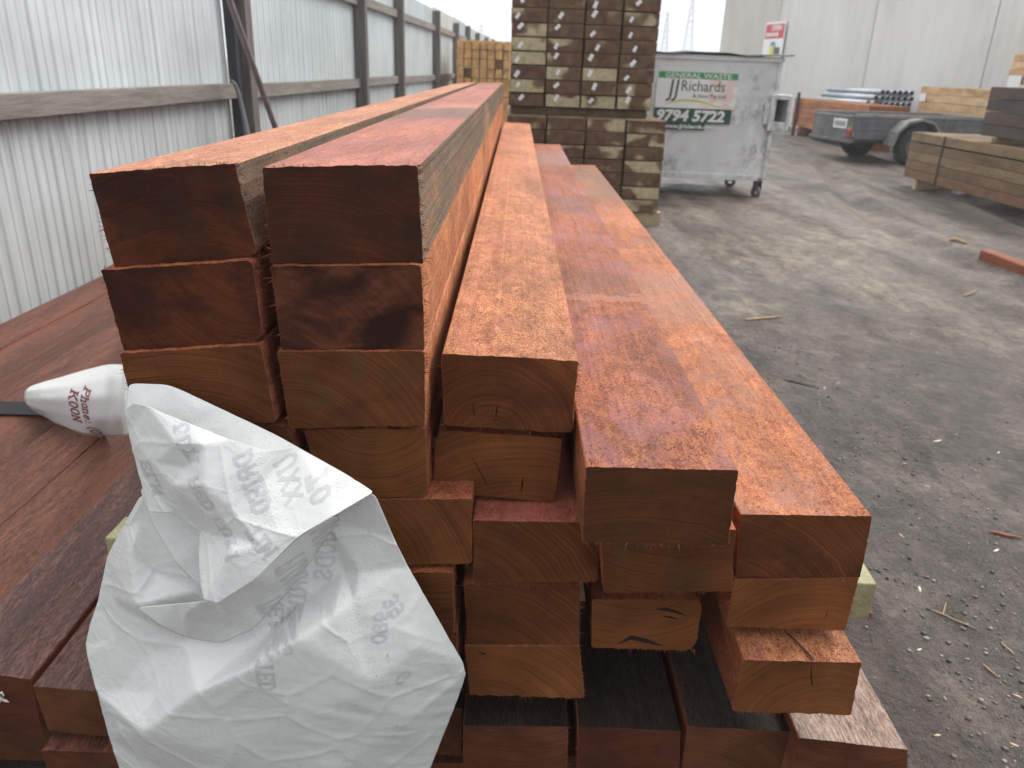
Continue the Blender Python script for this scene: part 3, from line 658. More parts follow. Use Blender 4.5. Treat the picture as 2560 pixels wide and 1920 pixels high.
T={ "w1":(-0.2386,0.9350,0.7820),"w2":(-0.2720,0.8850,0.7794),"w3":(-0.3189,0.8430,0.7415),"w4":(-0.3697,0.8380,0.7052),"w5":(-0.3921,0.8480,0.7003),"a1":(-0.5302,0.9300,0.6208),"a2":(-0.4951,0.9150,0.6036),"a3":(-0.4557,0.9100,0.5860),"a4":(-0.4079,0.9150,0.5728),"a5":(-0.3620,0.9250,0.5908),"a6":(-0.3000,0.9520,0.6570),"a7":(-0.2337,0.9680,0.7618),"m1":(-0.4378,0.8850,0.6463),"m2":(-0.3659,0.8680,0.6628),"m3":(-0.3105,0.8850,0.7059),"a8":(-0.4559,0.9000,0.6536) }
K={ "a":(-0.5254,1.0000,0.9463),"b":(-0.4607,0.9850,0.9528),"c":(-0.3890,0.9750,0.9226),"d":(-0.3127,0.9650,0.8903),"e":(-0.2487,0.9550,0.8580),"e2":(-0.2126,0.9520,0.8372),"f":(-0.2714,0.9450,0.8609),"g":(-0.3285,0.9300,0.8771),"h":(-0.3658,0.9350,0.8800),"i":(-0.4328,0.9500,0.8978),"j":(-0.4880,0.9650,0.9164),"k":(-0.5248,0.9800,0.9103),"m":(-0.4237,0.9680,0.9278),"n":(-0.3472,0.9550,0.8952) }
NN={ "a":(-0.5262,0.9850,0.7924),"b":(-0.4573,0.9750,0.7780),"c":(-0.4243,0.9620,0.7331),"d":(-0.4292,0.9450,0.6323),"e":(-0.4746,0.9550,0.6819),"f":(-0.5123,0.9750,0.7410),"g":(-0.4602,0.9650,0.7219) }
plast = N('wet_white_plastic')
dirt = plast.ramp(plast.noise(plast.coord('Object', (16, 16, 16)), 1, 6, .7, .4), [(.56, 0.0), (.76, 1.0)])
spk = plast.ramp(plast.noise(plast.coord('Object', (115, 115, 70)), 1, 3, .6), [(.715, 0.0), (.745, 1.0)])
spk = plast.math('MULTIPLY', spk, plast.ramp(plast.noise(plast.coord('Object', (5, 5, 5), (3, 1, 4)), 1, 2), [(.53, 0.0), (.66, 1.0)]))
col = plast.mix(plast.math('MULTIPLY', dirt, .22), (.735, .75, .74, 1), (.58, .57, .50, 1))
col = plast.mix(plast.math('MULTIPLY', spk, .85), col, (.07, .06, .05, 1))
dv = plast.vor(plast.coord('Object', (210, 210, 210)), 1, 'F1', 0)
drop = plast.ramp(dv, [(.16, 1.0), (.30, 0.0)])
dmask = plast.ramp(plast.noise(plast.coord('Object', (9, 9, 9), (8, 3, 1)), 1, 3), [(.44, 0.0), (.58, 1.0)])
drop = plast.math('MULTIPLY', drop, dmask)
b1 = plast.bump(plast.noise(plast.coord('Object', (55, 55, 30)), 1, 4, .55), .22, .004)
b2 = plast.bump(drop, .45, .001, b1)
plast.done(col, plast.ramp(drop, [(0, .30), (1, .08)]), b2, 0, .5)
plast.b.inputs['Subsurface Weight'].default_value = .0
plast.b.inputs['Subsurface Radius'].default_value = (.012, .012, .012)
plast.b.inputs['Subsurface Scale'].default_value = 1.0
inkg = flat('grey_ink_showing_through', (.585, .59, .60), .4, var=.06, scale=20)
inkr = flat('dark_red_ink', (.22, .035, .035), .4, var=.1, scale=20)

def crumple(p, amp):
    h = 0
    for sc, a in ((7.5, 1.0), (18, .34)):
        q = Vector((p.x*sc + p.z*sc*.35, p.y*sc*.4, p.z*sc*1.25 - p.x*sc*.2))
        d, _ = noise.voronoi(q)
        e = d[1]-d[0]
        h += a*(.35*math.exp(-e/.06) - .55*d[0])
    h += .07*noise.noise(Vector((p.x*60+p.z*18, 2, p.z*110)))
    return h*amp

def grid_shell(me_v, me_f, it, pin_boundary=True, amp=.003, levels=4, diag=0.0):
    bm = bmesh.new()
    vs = [bm.verts.new(v) for v in me_v]
    for f in me_f:
        try: bm.faces.new([vs[i] for i in f])
        except ValueError: pass
    for _ in range(levels):
        bmesh.ops.subdivide_edges(bm, edges=bm.edges[:], cuts=1, use_grid_fill=True)
    bm.verts.ensure_lookup_table()
    bnd = {v.index: [e.other_vert(v).index for e in v.link_edges if e.is_boundary] for v in bm.verts if v.is_boundary}
    nb = [bnd.get(v.index) or [e.other_vert(v).index for e in v.link_edges] for v in bm.verts]
    P = [v.co.copy() for v in bm.verts]
    for _ in range(it):
        P = [p*.4 + sum((P[j] for j in nb[i]), Vector())*(.6/len(nb[i])) for i, p in enumerate(P)]
    bm.normal_update()
    for i, v in enumerate(bm.verts):
        v.co = P[i]
    for v in bm.verts:
        h = crumple(v.co, amp)
        if diag:
            wgt = max(0, min(1, (v.co.x+.36)/.12))*max(0, min(1, (.56-v.co.z)/.06))
            h += diag*wgt*noise.noise(Vector(((v.co.x*.62+v.co.z)*46, 1.3, (v.co.x-v.co.z*.62)*9)))
        v.co.y -= h
    bmesh.ops.recalc_face_normals(bm, faces=bm.faces[:])
    out = [v.co.copy() for v in bm.verts], [[v.index for v in f.verts] for f in bm.faces]
    bm.free(); return out

def shell(D, order, it=10, amp=.003, levels=4, diag=0.0, creases=()):
    keys = list(D); idx = {k_: i for i, k_ in enumerate(keys)}
    pts = [Vector((D[k_][0], D[k_][2])) for k_ in keys]
    ed = [(idx[order[i]], idx[order[(i+1) % len(order)]]) for i in range(len(order))]
    for ch in creases: ed += [(idx[a_], idx[b_]) for a_, b_ in zip(ch, ch[1:])]
    vo, eo, fo, ov, oe, of = delaunay_2d_cdt(pts, ed, [], 1, 1e-7)
    V = [Vector((p.x, D[keys[ov[i][0]]][1] if ov[i] else .95, p.y)) for i, p in enumerate(vo)]
    return grid_shell(V, [list(f) for f in fo], it, True, amp, levels, diag)

def thick(vf, name, parent, mats, t=.0006):
    mb = MB(); mb.add(vf[0], vf[1], 0, True)
    o = mb.build(name, mats, parent)
    md = o.modifiers.new('thickness', 'SOLIDIFY'); md.thickness = t; md.offset = 0
    return o
wrap = empty('plastic_wrap', (0, 0, 0))
tag(wrap, 'crumpled white printed plastic wrap hanging over the near end of the stack', 'plastic wrap')
s1 = shell(S1, ['l0','l1','l2','l3','l4','l5','l6','l7','l8','l9','l10','b1','b2','b3','r8','r7','r6','r5','r4','r3','r2','r1','r0','t1','t2'], 14, .0058, 5, .002, (('l8','c1','c2','c3','c4','c5','c6','c7','r1'), ('l2','p1','p2','p3'), ('g3','v1','v2','v3','v4','v5','v6')))
sf = shell(F, ['u0','u1','u2','u3','u4','u5','u6','u7','u8','w1','w2','w3','w4','w5','w6','w7','w8','w9','x1','x2','x3'], 13, .0050, 5, 0, (('u2','j2','i3','i5','j6','w5'), ('i4','i6','j1')))
st = shell(T, ['a1','a8','w5','w4','w3','w2','w1','a7','a6','a5','a4','a3','a2'], 8, .004, 4)
sk = shell(K, ['a','b','c','d','e','e2','f','g','h','i','j','k'], 8, .0025, 4)
sn = shell(NN, ['a','b','c','d','e','f'], 8, .002, 4)
thick(s1, 'hanging_sheet', wrap, plast.mat); thick(sf, 'front_flap', wrap, plast.mat); thick(st, 'rolled_edge', wrap, plast.mat)
thick(sk, 'ridge_fold', wrap, plast.mat); thick(sn, 'inner_fold', wrap, plast.mat)
# the end that lies on the old beams behind
SB = [[(-1.5266, 2.3, 0.3724), (-1.526, 2.27, 0.3688), (-1.5273, 2.26, 0.3476), (-1.5162, 2.25, 0.33), (-1.5049, 2.26, 0.3052)], [(-1.4916, 2.31, 0.3841), (-1.4564, 2.24, 0.3918), (-1.4435, 2.21, 0.3705), (-1.4449, 2.21, 0.3329), (-1.4518, 2.235, 0.2943)], [(-1.4508, 2.32, 0.3944), (-1.396, 2.22, 0.41), (-1.3785, 2.18, 0.3858), (-1.3935, 2.19, 0.3343), (-1.4127, 2.21, 0.2897)], [(-1.3563, 2.32, 0.4266), (-1.2809, 2.18, 0.4458), (-1.2486, 2.11, 0.4236), (-1.2603, 2.11, 0.3556), (-1.2812, 2.13, 0.2932)], [(-1.2648, 2.3, 0.4582), (-1.1779, 2.13, 0.4845), (-1.1316, 2.03, 0.4693), (-1.1375, 2.02, 0.4015), (-1.2058, 2.125, 0.2938)], [(-1.1567, 2.2, 0.4983), (-1.0597, 2.0, 0.5403), (-0.9788, 1.83, 0.566), (-0.9509, 1.76, 0.5341), (-1.0572, 1.95, 0.3857)], [(-0.9831, 1.9, 0.6022), (-0.8403, 1.6, 0.6811), (-0.7203, 1.35, 0.7656), (-0.673, 1.25, 0.7809), (-0.7542, 1.4, 0.6646)], [(-0.5245, 1.01, 0.9269), (-0.5245, 1.0, 0.9226), (-0.5232, 0.985, 0.9194), (-0.5228, 0.975, 0.9119), (-0.5282, 0.985, 0.8774)]]
V = [Vector(p) for row in SB for p in row]; nr = len(SB[0]); Fc = []
for i in range(len(SB)-1):
    for j in range(nr-1): Fc.append([i*nr+j, i*nr+j+1, (i+1)*nr+j+1, (i+1)*nr+j])
sb = grid_shell(V, Fc, 4, True, .0015, 3)
thick(sb, 'folded_end', wrap, plast.mat)

GL_ = {
 'A': [[(0,0),(.32,1),(.64,0)], [(.12,.34),(.52,.34)], [(-.1,0),(.14,0)], [(.5,0),(.74,0)]],
 'R': [[(0,0),(0,1),(.38,1),(.55,.88),(.55,.65),(.38,.52),(0,.52)], [(.3,.52),(.6,0)]],
 'E': [[(.55,0),(0,0),(0,1),(.55,1)], [(0,.5),(.42,.5)], [(.55,0),(.55,.18)], [(.55,1),(.55,.82)]],
 'D': [[(0,0),(0,1),(.3,1),(.52,.85),(.6,.5),(.52,.15),(.3,0),(0,0)]],
 'G': [[(.58,.78),(.5,.95),(.3,1),(.1,.88),(0,.5),(.1,.12),(.3,0),(.52,.08),(.58,.25),(.58,.42),(.35,.42)]],
 'U': [[(0,1),(0,.3),(.1,.06),(.3,0),(.5,.06),(.6,.3),(.6,1)], [(-.1,1),(.12,1)], [(.48,1),(.7,1)]],
 'M': [[(0,0),(0,1),(.35,.35),(.7,1),(.7,0)], [(-.1,0),(.12,0)], [(.58,0),(.82,0)]],
 'I': [[(.15,0),(.15,1)], [(0,0),(.3,0)], [(0,1),(.3,1)]],
 'L': [[(.1,1),(.1,0),(.55,0),(.55,.2)], [(0,1),(.25,1)]],
 'T': [[(.3,0),(.3,1)], [(0,.8),(0,1),(.6,1),(.6,.8)], [(.18,0),(.42,0)]],
 'F': [[(.1,0),(.1,1),(.55,1),(.55,.82)], [(.1,.52),(.42,.52)], [(0,0),(.25,0)]],
 'O': [[(.3,0),(.1,.1),(0,.5),(.1,.9),(.3,1),(.5,.9),(.6,.5),(.5,.1),(.3,0)]],
 'N': [[(.05,0),(.05,1),(.6,0),(.6,1)], [(-.05,0),(.16,0)], [(.48,1),(.72,1)]],
 'W': [[(0,1),(.2,0),(.4,.75),(.6,0),(.8,1)], [(-.1,1),(.12,1)], [(.68,1),(.9,1)]],
 'S': [[(.55,.8),(.5,.95),(.3,1),(.08,.92),(.04,.72),(.3,.52),(.54,.36),(.52,.1),(.3,0),(.08,.05),(.02,.22)]],
 'K': [[(.05,0),(.05,1)], [(.58,1),(.05,.42)], [(.25,.6),(.6,0)], [(-.06,0),(.18,0)], [(-.06,1),(.18,1)], [(.46,1),(.68,1)], [(.48,0),(.72,0)]],
 'X': [[(0,1),(.6,0)], [(0,0),(.6,1)]],
 'P': [[(.08,0),(.08,1),(.4,1),(.56,.88),(.56,.62),(.4,.5),(.08,.5)], [(-.06,0),(.24,0)], [(-.04,1),(.1,1)]],
 'h': [[(.05,0),(.05,1)], [(.05,.5),(.25,.66),(.42,.6),(.48,.45),(.48,0)], [(-.06,0),(.18,0)], [(.38,0),(.6,0)], [(-.06,1),(.06,1)]],
 'o': [[(.26,0),(.08,.08),(.02,.33),(.08,.58),(.26,.66),(.44,.58),(.5,.33),(.44,.08),(.26,0)]],
 'n': [[(.05,0),(.05,.64)], [(.05,.48),(.25,.66),(.42,.6),(.48,.45),(.48,0)], [(-.06,0),(.18,0)], [(.38,0),(.6,0)], [(-.06,.64),(.06,.64)]],
 'e': [[(.03,.36),(.5,.36),(.44,.58),(.26,.66),(.08,.58),(.02,.33),(.08,.08),(.26,0),(.46,.08)]],
 ':': [[(.2,.02),(.2,.12)], [(.2,.5),(.2,.6)]],
 '(': [[(.42,1.1),(.22,.8),(.15,.45),(.22,.1),(.42,-.2)]],
 '0': [[(.3,0),(.1,.1),(0,.5),(.1,.9),(.3,1),(.5,.9),(.6,.5),(.5,.1),(.3,0)]],
 '9': [[(.55,.7),(.5,.5),(.28,.42),(.06,.55),(.04,.82),(.28,1),(.5,.92),(.56,.6),(.48,.2),(.25,0),(.06,.08)]],
 '3': [[(.05,.85),(.25,1),(.5,.88),(.48,.62),(.25,.52),(.52,.4),(.54,.14),(.28,0),(.03,.14)]],
 '8': [[(.3,.52),(.08,.64),(.08,.9),(.3,1),(.52,.9),(.52,.64),(.3,.52),(.04,.38),(.06,.1),(.3,0),(.54,.1),(.56,.38),(.3,.52)]],
 '4': [[(.45,0),(.45,1),(0,.3),(.62,.3)]], '7': [[(0,1),(.58,1),(.2,0)]], '5': [[(.52,1),(.08,1),(.06,.56),(.3,.62),(.54,.46),(.54,.16),(.3,0),(.04,.1)]],
 '2': [[(.04,.78),(.14,.96),(.32,1),(.52,.9),(.54,.68),(.04,0),(.58,0)]],
 ' ': [],
}
def lettering(name, text, o, to, h, bvh, mat, parent, mirror, wgt=.21, gap=.28, squeeze=1.0, push=.0007):
    o = Vector(o); d = (Vector(to)-o).normalized(); up = Vector((-d.y, d.x))
    if mirror: up = -up
    adv = 0; mb = MB()
    def P(u, v):
        q = o + d*(u*h*squeeze) + up*(v*h)
        hit = bvh.ray_cast(Vector((q.x, .2, q.y)), Vector((0, 1, 0)), 5)
        if hit[0] is None: return None
        n = hit[1]
        if n.y > 0: n = -n
        return hit[0] + n*push
    for ch in text:
        st_ = GL_[ch]; wmax = max([p[0] for s in st_ for p in s] + [.3])
        for s in st_:
            for (a, b) in zip(s, s[1:]):
                a, b = Vector(a), Vector(b); L = (b-a).length
                if L < 1e-6: continue
                t = (b-a)/L; n = Vector((-t.y, t.x)); a2 = a - t*wgt*.4; b2 = b + t*wgt*.4
                k_ = max(2, int((b2-a2).length/.1)); rows = []
                for i in range(k_+1):
                    c = a2 + (b2-a2)*i/k_
                    rows.append([P(adv + (c+n*wgt*e).x, (c+n*wgt*e).y) for e in (-.5, 0, .5)])
                for i in range(k_):
                    for j in range(2):
                        q = [rows[i][j], rows[i][j+1], rows[i+1][j+1], rows[i+1][j]]
                        if all(x is not None for x in q) and max((q[0]-q[2]).length, (q[1]-q[3]).length) < h*.8: mb.add(q, [(0, 1, 2, 3)])
        adv += wmax + gap
    if mb.v: return mb.build(name, mat, parent)
def bvh_of(*vf):
    V = []; Fs = []
    for v, f in vf:
        b = len(V); V += v; Fs += [[b+i for i in q] for q in f]
    return BVHTree.FromPolygons(V, Fs)
bv_f = bvh_of(sf); bv_1 = bvh_of(s1, st); bv_b = bvh_of(sb)
for txt, a, b, h in (("ELN",(-0.478,0.862),(-0.457,0.804),.018), ("LLTI",(-0.415,0.930),(-0.390,0.877),.015), ("DRIED",(-0.331,0.898),(-0.301,0.826),.017), ("UXX",(-0.284,0.880),(-0.254,0.800),.017),
                     ("TO",(-0.245,0.858),(-0.220,0.797),.018), ("RED GUM",(-0.394,0.867),(-0.339,0.772),.016), ("TIM",(-0.317,0.812),(-0.291,0.779),.016)):
    lettering('grey_lettering', txt, a, b, h*1.15, bv_f, inkg, wrap, True)
for txt, a, b, h in (("TREATED",(-0.322,0.650),(-0.322,0.541),.019), ("FLOORING",(-0.278,0.735),(-0.295,0.571),.020), ("WOODS",(-0.236,0.765),(-0.259,0.600),.021), ("39",(-0.154,0.648),(-0.121,0.594),.018), ("980",(-0.162,0.624),(-0.171,0.533),.017), ("G",(-0.139,0.526),(-0.112,0.498),.019)):
    lettering('grey_lettering', txt, a, b, h*1.15, bv_1, inkg, wrap, True)
lettering('red_lettering', 'Phone: (0', (-1.261,0.442), (-1.249,0.312), .036, bv_b, inkr, wrap, False, .17, .22, .62, .0012)
lettering('red_lettering', 'KOON', (-1.316,0.421), (-1.307,0.326), .036, bv_b, inkr, wrap, False, .17, .22, .72, .0012)
# ================================================================ fence
FA, FX = .0357, -2.28
fang = -math.atan(FA)                       # rotation of the fence's own axis against +Y
fence = empty('fence', (FX, 0, 0), fang)
tag(fence, 'tall pale corrugated metal fence with grey timber posts and rails', 'fence')
def fy(Y): return Y/math.cos(fang)
zm = N('pale_zinc_sheet')
st1 = zm.noise(zm.coord('Object', (1, 26, .55)), 1, 5, .6); cl = zm.noise(zm.coord('Object', (1, 1.2, 1.6), (2, 3, 5)), 1, 4, .6)
zc = zm.ramp(st1, [(.3, (.50, .545, .555)), (.7, (.66, .71, .72))])
zc = zm.mix(1.0, zc, zm.ramp(cl, [(.3, .86), (.7, 1.1)]), 'MULTIPLY')
zz = zm.sep(zm.coord('Object'))[2]
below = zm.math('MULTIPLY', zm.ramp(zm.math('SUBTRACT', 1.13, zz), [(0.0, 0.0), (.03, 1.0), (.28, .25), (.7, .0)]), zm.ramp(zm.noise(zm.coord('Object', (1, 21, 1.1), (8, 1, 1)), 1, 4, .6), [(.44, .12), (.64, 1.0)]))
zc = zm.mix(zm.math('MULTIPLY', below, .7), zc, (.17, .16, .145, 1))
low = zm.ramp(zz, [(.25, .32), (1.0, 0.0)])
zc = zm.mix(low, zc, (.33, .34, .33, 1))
zs = zm.ramp(zm.noise(zm.coord('Object', (60, 60, 60), (1, 5, 2)), 1, 2), [(.74, 0.0), (.78, 1.0)])
zc = zm.mix(zm.math('MULTIPLY', zs, .35), zc, (.2, .2, .19, 1))
zm.done(zc, .42, None, .0, .5)
gw = N('grey_weathered_post')
gn = gw.noise(gw.coord('Object', (22, 22, 1.2), rnd=True), 1, 6, .65, .5); gf = gw.noise(gw.coord('Object', (150, 150, 8), rnd=True), 1, 3, .6)
gc = gw.ramp(gw.math('ADD', gw.math('MULTIPLY', gn, .6), gw.math('MULTIPLY', gf, .4)), [(.3, (.07, .058, .052)), (.55, (.17, .148, .135)), (.72, (.27, .24, .215))])
gw.done(gc, .8, gw.bump(gf, .5, .003), 0, .3)
rw = N('grey_weathered_rail')
gn = rw.noise(rw.coord('Object', (22, 1.4, 22), rnd=True), 1, 6, .65, .5); gf = rw.noise(rw.coord('Object', (150, 8, 150), rnd=True), 1, 3, .6)
gc = rw.ramp(rw.math('ADD', rw.math('MULTIPLY', gn, .6), rw.math('MULTIPLY', gf, .4)), [(.3, (.11, .098, .088)), (.55, (.25, .225, .20)), (.72, (.38, .35, .315))])
rw.done(gc, .8, rw.bump(gf, .5, .003), 0, .3)
PY_ = [1.6, 6.28, 10.28, 12.91, 17.15, 20.71, 23.64, 26.83, 30.56, 34.33, 37.74, 41.08, 44.9, 48.7, 52.5, 56.3, 60.1, 64, 68, 72, 76, 80]
TOP = 2.43
def sheet_prof(L, y0):
    """trapezoid ribs with two small stiffeners in each pan; x = depth"""
    out = []; per = .150; n = int(L/per)+1
    for i in range(n):
        b = i*per
        for dy, dx in ((0, 0), (.012, .008), (.024, .008), (.036, 0), (.084, 0), (.090, .004), (.096, .004), (.102, 0)):
            if b+dy <= L: out.append((b+dy, dx))
    out.append((L, 0)); return out
for i in range(len(PY_)-1):
    a, b = fy(PY_[i]), fy(PY_[i+1])
    if i == 0: b -= .13
    L = b-a
    if i < 9:
        pr = sheet_prof(L, a)
    else:
        pr = []; n = max(2, int(L/.15))
        for q in range(n+1): pr += [(min(L, q*L/n), 0), (min(L, q*L/n+.02), .016 if q < n else 0)]
    mb = MB(); zs_ = [.02, TOP+.03*math.sin(i*1.7)]
    vs = [(dx-.075, a+y+.0, z) for z in zs_ for (y, dx) in pr]; n = len(pr)
    mb.add(vs, [(j, j+1, n+j+1, n+j) for j in range(n-1)])
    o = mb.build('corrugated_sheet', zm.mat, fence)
    md = o.modifiers.new('thickness', 'SOLIDIFY'); md.thickness = .0012
    for z0, z1 in ((1.085, 1.19), (2.0, 2.11)):
        mb = MB(); q0, q1 = a+.07, b-.07
        x0, x1 = -.055, -.008
        if i == 0: q1 = b + .16; x0, x1 = -.052, .0; q1 -= .0
        s_ = .006*math.sin(i*3+z0*7)
        mb.box(x0, x1, q0, q1, z0+s_, z1+s_, bev=.004); mb.build('rail', rw.mat, fence)
for i, Y in enumerate(PY_):
    if i == 0: pass
    mb = MB(); y = fy(Y); hw = .066
    mb.box(-.056, .075, y-hw, y+hw, -.1, 2.36+.04*math.sin(i*2.3), bev=.006)
    o = mb.build('post', gw.mat, fence)
mb = MB(); y = fy(6.28); mb.box(-.05, .02, y-.17, y-.072, -.05, 2.33, bev=.003)
mb.build('stud', flat('dark_stud', (.03, .03, .036), .7, var=.3), fence)

# pipe leaning on the fence and the bent offcut beside it
rust = flat('purple_brown_pipe', (.22, .18, .19), .5, .2, var=.25, scale=14)
mb = MB(); P0, P1 = Vector((-1.895, 5.62, 1.73)), Vector((-1.80, 6.10, .91)); dd = (P1-P0)
tt = (P1.z-.312)/(-dd.z); PE = P1 + dd*tt
mb.tube([P0-dd*.07, P0, P1, PE], .021, 14)
tag(mb.build('leaning_pipe', rust), 'brown steel pipe leaning against the nearest fence post', 'pipe')
mb = MB(); blp = flat('blue_grey_plastic', (.21, .225, .25), .35, var=.15)
cen = [(-1.93, 5.60, 1.225), (-1.93, 5.67, 1.20), (-1.928, 5.72, 1.15), (-1.925, 5.76, 1.07), (-1.92, 5.80, .95), (-1.915, 5.83, .80), (-1.91, 5.85, .55), (-1.91, 5.86, .05)]
wd = [.008, .025, .035, .042, .055, .065, .07, .07]; vs = []
for (x, y, z), h in zip(cen, wd): vs += [(x, y-h*.7, z), (x+.012, y, z+.008), (x, y+h*.7, z+.004)]
mb.add(vs, [(i*3+j, i*3+j+1, i*3+j+4, i*3+j+3) for i in range(len(cen)-1) for j in range(2)], 0, True)
o = mb.build('bent_offcut', blp); md = o.modifiers.new('thickness', 'SOLIDIFY'); md.thickness = .006
tag(o, 'curved blue grey plastic offcut standing at the left of the nearest fence post', 'plastic offcut')

# ================================================================ treated pine packs
Sp = wood_side('treated_pine_brown', (.07, .04, .022), (.15, .092, .05), (.23, .155, .085), (.10, .08, .04), .5, 21.0, speck=.2, rnd=True)
def pine_end(name, pale, seed):
    k = N(name); L = (seed*4.1, seed*1.3, seed*2.2)
    c = k.coord('Object', (1, 1, 1)); px = k.sep(c); r_ = k.rand()
    dx = k.math('SUBTRACT', px[0], k.math('MULTIPLY', k.math('SUBTRACT', r_, .5), .22))
    dz = k.math('SUBTRACT', px[2], k.math('MULTIPLY', k.math('SUBTRACT', k.math('FRACT', k.math('MULTIPLY', r_, 13.7)), .5), .13))
    rr = k.math('SQRT', k.math('ADD', k.math('MULTIPLY', dx, dx), k.math('MULTIPLY', dz, dz)))
    rr = k.math('ADD', rr, k.math('MULTIPLY', k.noise(k.coord('Object', (14, 14, 14), L, True), 1, 3), .018))
    ring = k.math('MULTIPLY', k.math('ADD', k.math('SINE', k.math('MULTIPLY', rr, 480)), 1.0), .5)
    ring = k.math('MULTIPLY', ring, k.ramp(k.noise(k.coord('Object', (22, 22, 22), L, True), 1, 3), [(.35, .3), (.6, 1.0)]))
    brown = k.ramp(k.noise(k.coord('Object', (11, 11, 11), L, True), 1, 5, .65), [(.3, (.060, .032, .018)), (.5, (.140, .076, .042)), (.7, (.20, .13, .068))])
    brown = k.mix(k.math('MULTIPLY', ring, .25), brown, (.05, .028, .017, 1))
    cream = k.mix(k.math('MULTIPLY', ring, .85), (.60, .53, .33, 1), (.15, .105, .055, 1))
    m = k.noise(k.coord('Object', (4.2, 6, 6), (L[1], L[2], L[0]), True), 1, 1, .4, .2)
    m = k.math('ADD', m, k.math('MULTIPLY', k.math('SUBTRACT', ring, .5), .10))
    m = k.ramp(m, [(pale-.02, 0.0), (pale+.04, 1.0)])
    return k.done(k.mix(m, brown, cream), .75, None, 0, .3)
Pe = {'b': pine_end('treated_pine_end_brown', .64, 1.0), 'h': pine_end('treated_pine_end_half_pale', .475, 2.0), 'p': pine_end('treated_pine_end_pale', .385, 3.0)}
tagm = flat('white_plastic_tag', (.82, .82, .84), .3, var=.03)
ORD = ['first', 'second', 'third', 'fourth', 'fifth', 'sixth', 'seventh', 'eighth', 'ninth']
up_pat = ['bbbb', 'bbbh', 'hbbb', 'phbb', 'pbbb', 'bppb', 'pbbb', 'bppp']      # top row first, 8 rows
lo_pat = ['bbhb', 'bbbp', 'bbhb', 'bbbp', 'bbbb', 'bhbp', 'bbbp']
rnd = random.Random(11)
CW = {'b': 'brown', 'h': 'half pale', 'p': 'pale ringed'}
for r, row in enumerate(up_pat):
    for c_, t in enumerate(row):
        x0 = -.08 + c_*.3395 + rnd.uniform(-.004, .006); z1 = 1.035 + (8-r)*.1205
        mb = MB(); w_ = .327; h_ = .1165
        o = board('pine_sleeper', x0, x0+w_, 7.84+rnd.uniform(-.015, .015), 10.4, z1-h_, z1, [Sp, Pe[t]],
                  '%s sleeper end in the upper pack, %s row from top, %s from fence' % (CW[t], ORD[r], ORD[c_]), 'tagged sleepers of the upper pine pack', 'sleeper', bev=.006)
        if r == 0 and c_ in (1,): continue
        mt = MB(); a = R(35 if (r, c_) != (0, 0) else -40) + rnd.uniform(-.25, .25)
        M2 = Matrix.Translation((-w_/2+.075+rnd.uniform(-.02, .05), -.006, rnd.uniform(-.02, .03))) @ Matrix.Rotation(a, 4, 'Y')
        tw = rnd.uniform(.8, 1.05); mt.box(-.017*tw, .017*tw, -.0015, .0015, -.031*tw, .031*tw, mat=M2, bev=.001)
        mt.build('tag', tagm, o)
for r, row in enumerate(lo_pat):
    for c_, t in enumerate(row):
        x0 = -.09 + c_*.370 + rnd.uniform(-.004, .006); z1 = .965 - r*.1195
        board('pine_sleeper', x0, x0+.357, 7.58+rnd.uniform(-.015, .015)+(.0 if c_ < 3 else -.02), 10.4, z1-.1155, z1, [Sp, Pe[t]],
              '%s sleeper end in the lower pack, %s row from top, %s from fence' % (CW[t], ORD[r], ORD[c_]), 'sleepers of the lower pine pack', 'sleeper', bev=.006)
pb2 = flat('pale_pine', (.46, .36, .22), .75, var=.2, scale=12)
for z0, z1, nm, ys_ in ((.967, 1.033, 'between the two treated pine packs', (7.95, 9.9)), (.0, .128, 'on the ground under the lower treated pine pack', (7.64, 9.9))):
    for i, y in enumerate(ys_):
        mb = MB(); mb.box(-.06, 1.42 if z0 < .5 else 1.24, y-.05, y+.05, z0, z1, bev=.004)
        tag(mb.build('pack_bearer', Sp if z0 > .5 else pb2), ('near' if i == 0 else 'far') + ' bearer ' + nm, 'bearer')

# pile of orange square timber far along the fence
Oe = wood_end('orange_timber_end', (.50, .25, .09), (.78, .48, .21), (.0, -.1), 260, 31.0, (.28, .13, .06), .4, .6, rnd=True)
Os = wood_side('orange_timber_side', (.42, .2, .08), (.68, .38, .15), (.8, .52, .27), (.3, .15, .08), .3, 32.0, rnd=True, speck=.4)
rnd = random.Random(5)
for r in range(9):
    for c_ in range(7):
        if (r, c_) in ((2, 5), (3, 1)): dy = .25
        else: dy = rnd.uniform(-.03, .05)
        x0 = -1.27 + c_*.158; z1 = 1.86 - r*.178
        board('square_timber', x0+rnd.uniform(0, .012), x0+.146, 17.2+dy, 20.0, z1-.165-rnd.uniform(0, .008), z1, [Os, Oe],
              'orange square timber end, far pile, %s row from top, %s from fence' % (ORD[r], ORD[c_]), 'orange square timbers piled at the fence', bev=.006)
for i, y in enumerate((17.7, 19.5)):
    mb = MB(); mb.box(-1.27, -.17, y-.05, y+.05, 0, .27, bev=.004)
    tag(mb.build('pile_bearer', Os), ('near' if i == 0 else 'far') + ' bearer under the orange pile at the fence', 'bearer')

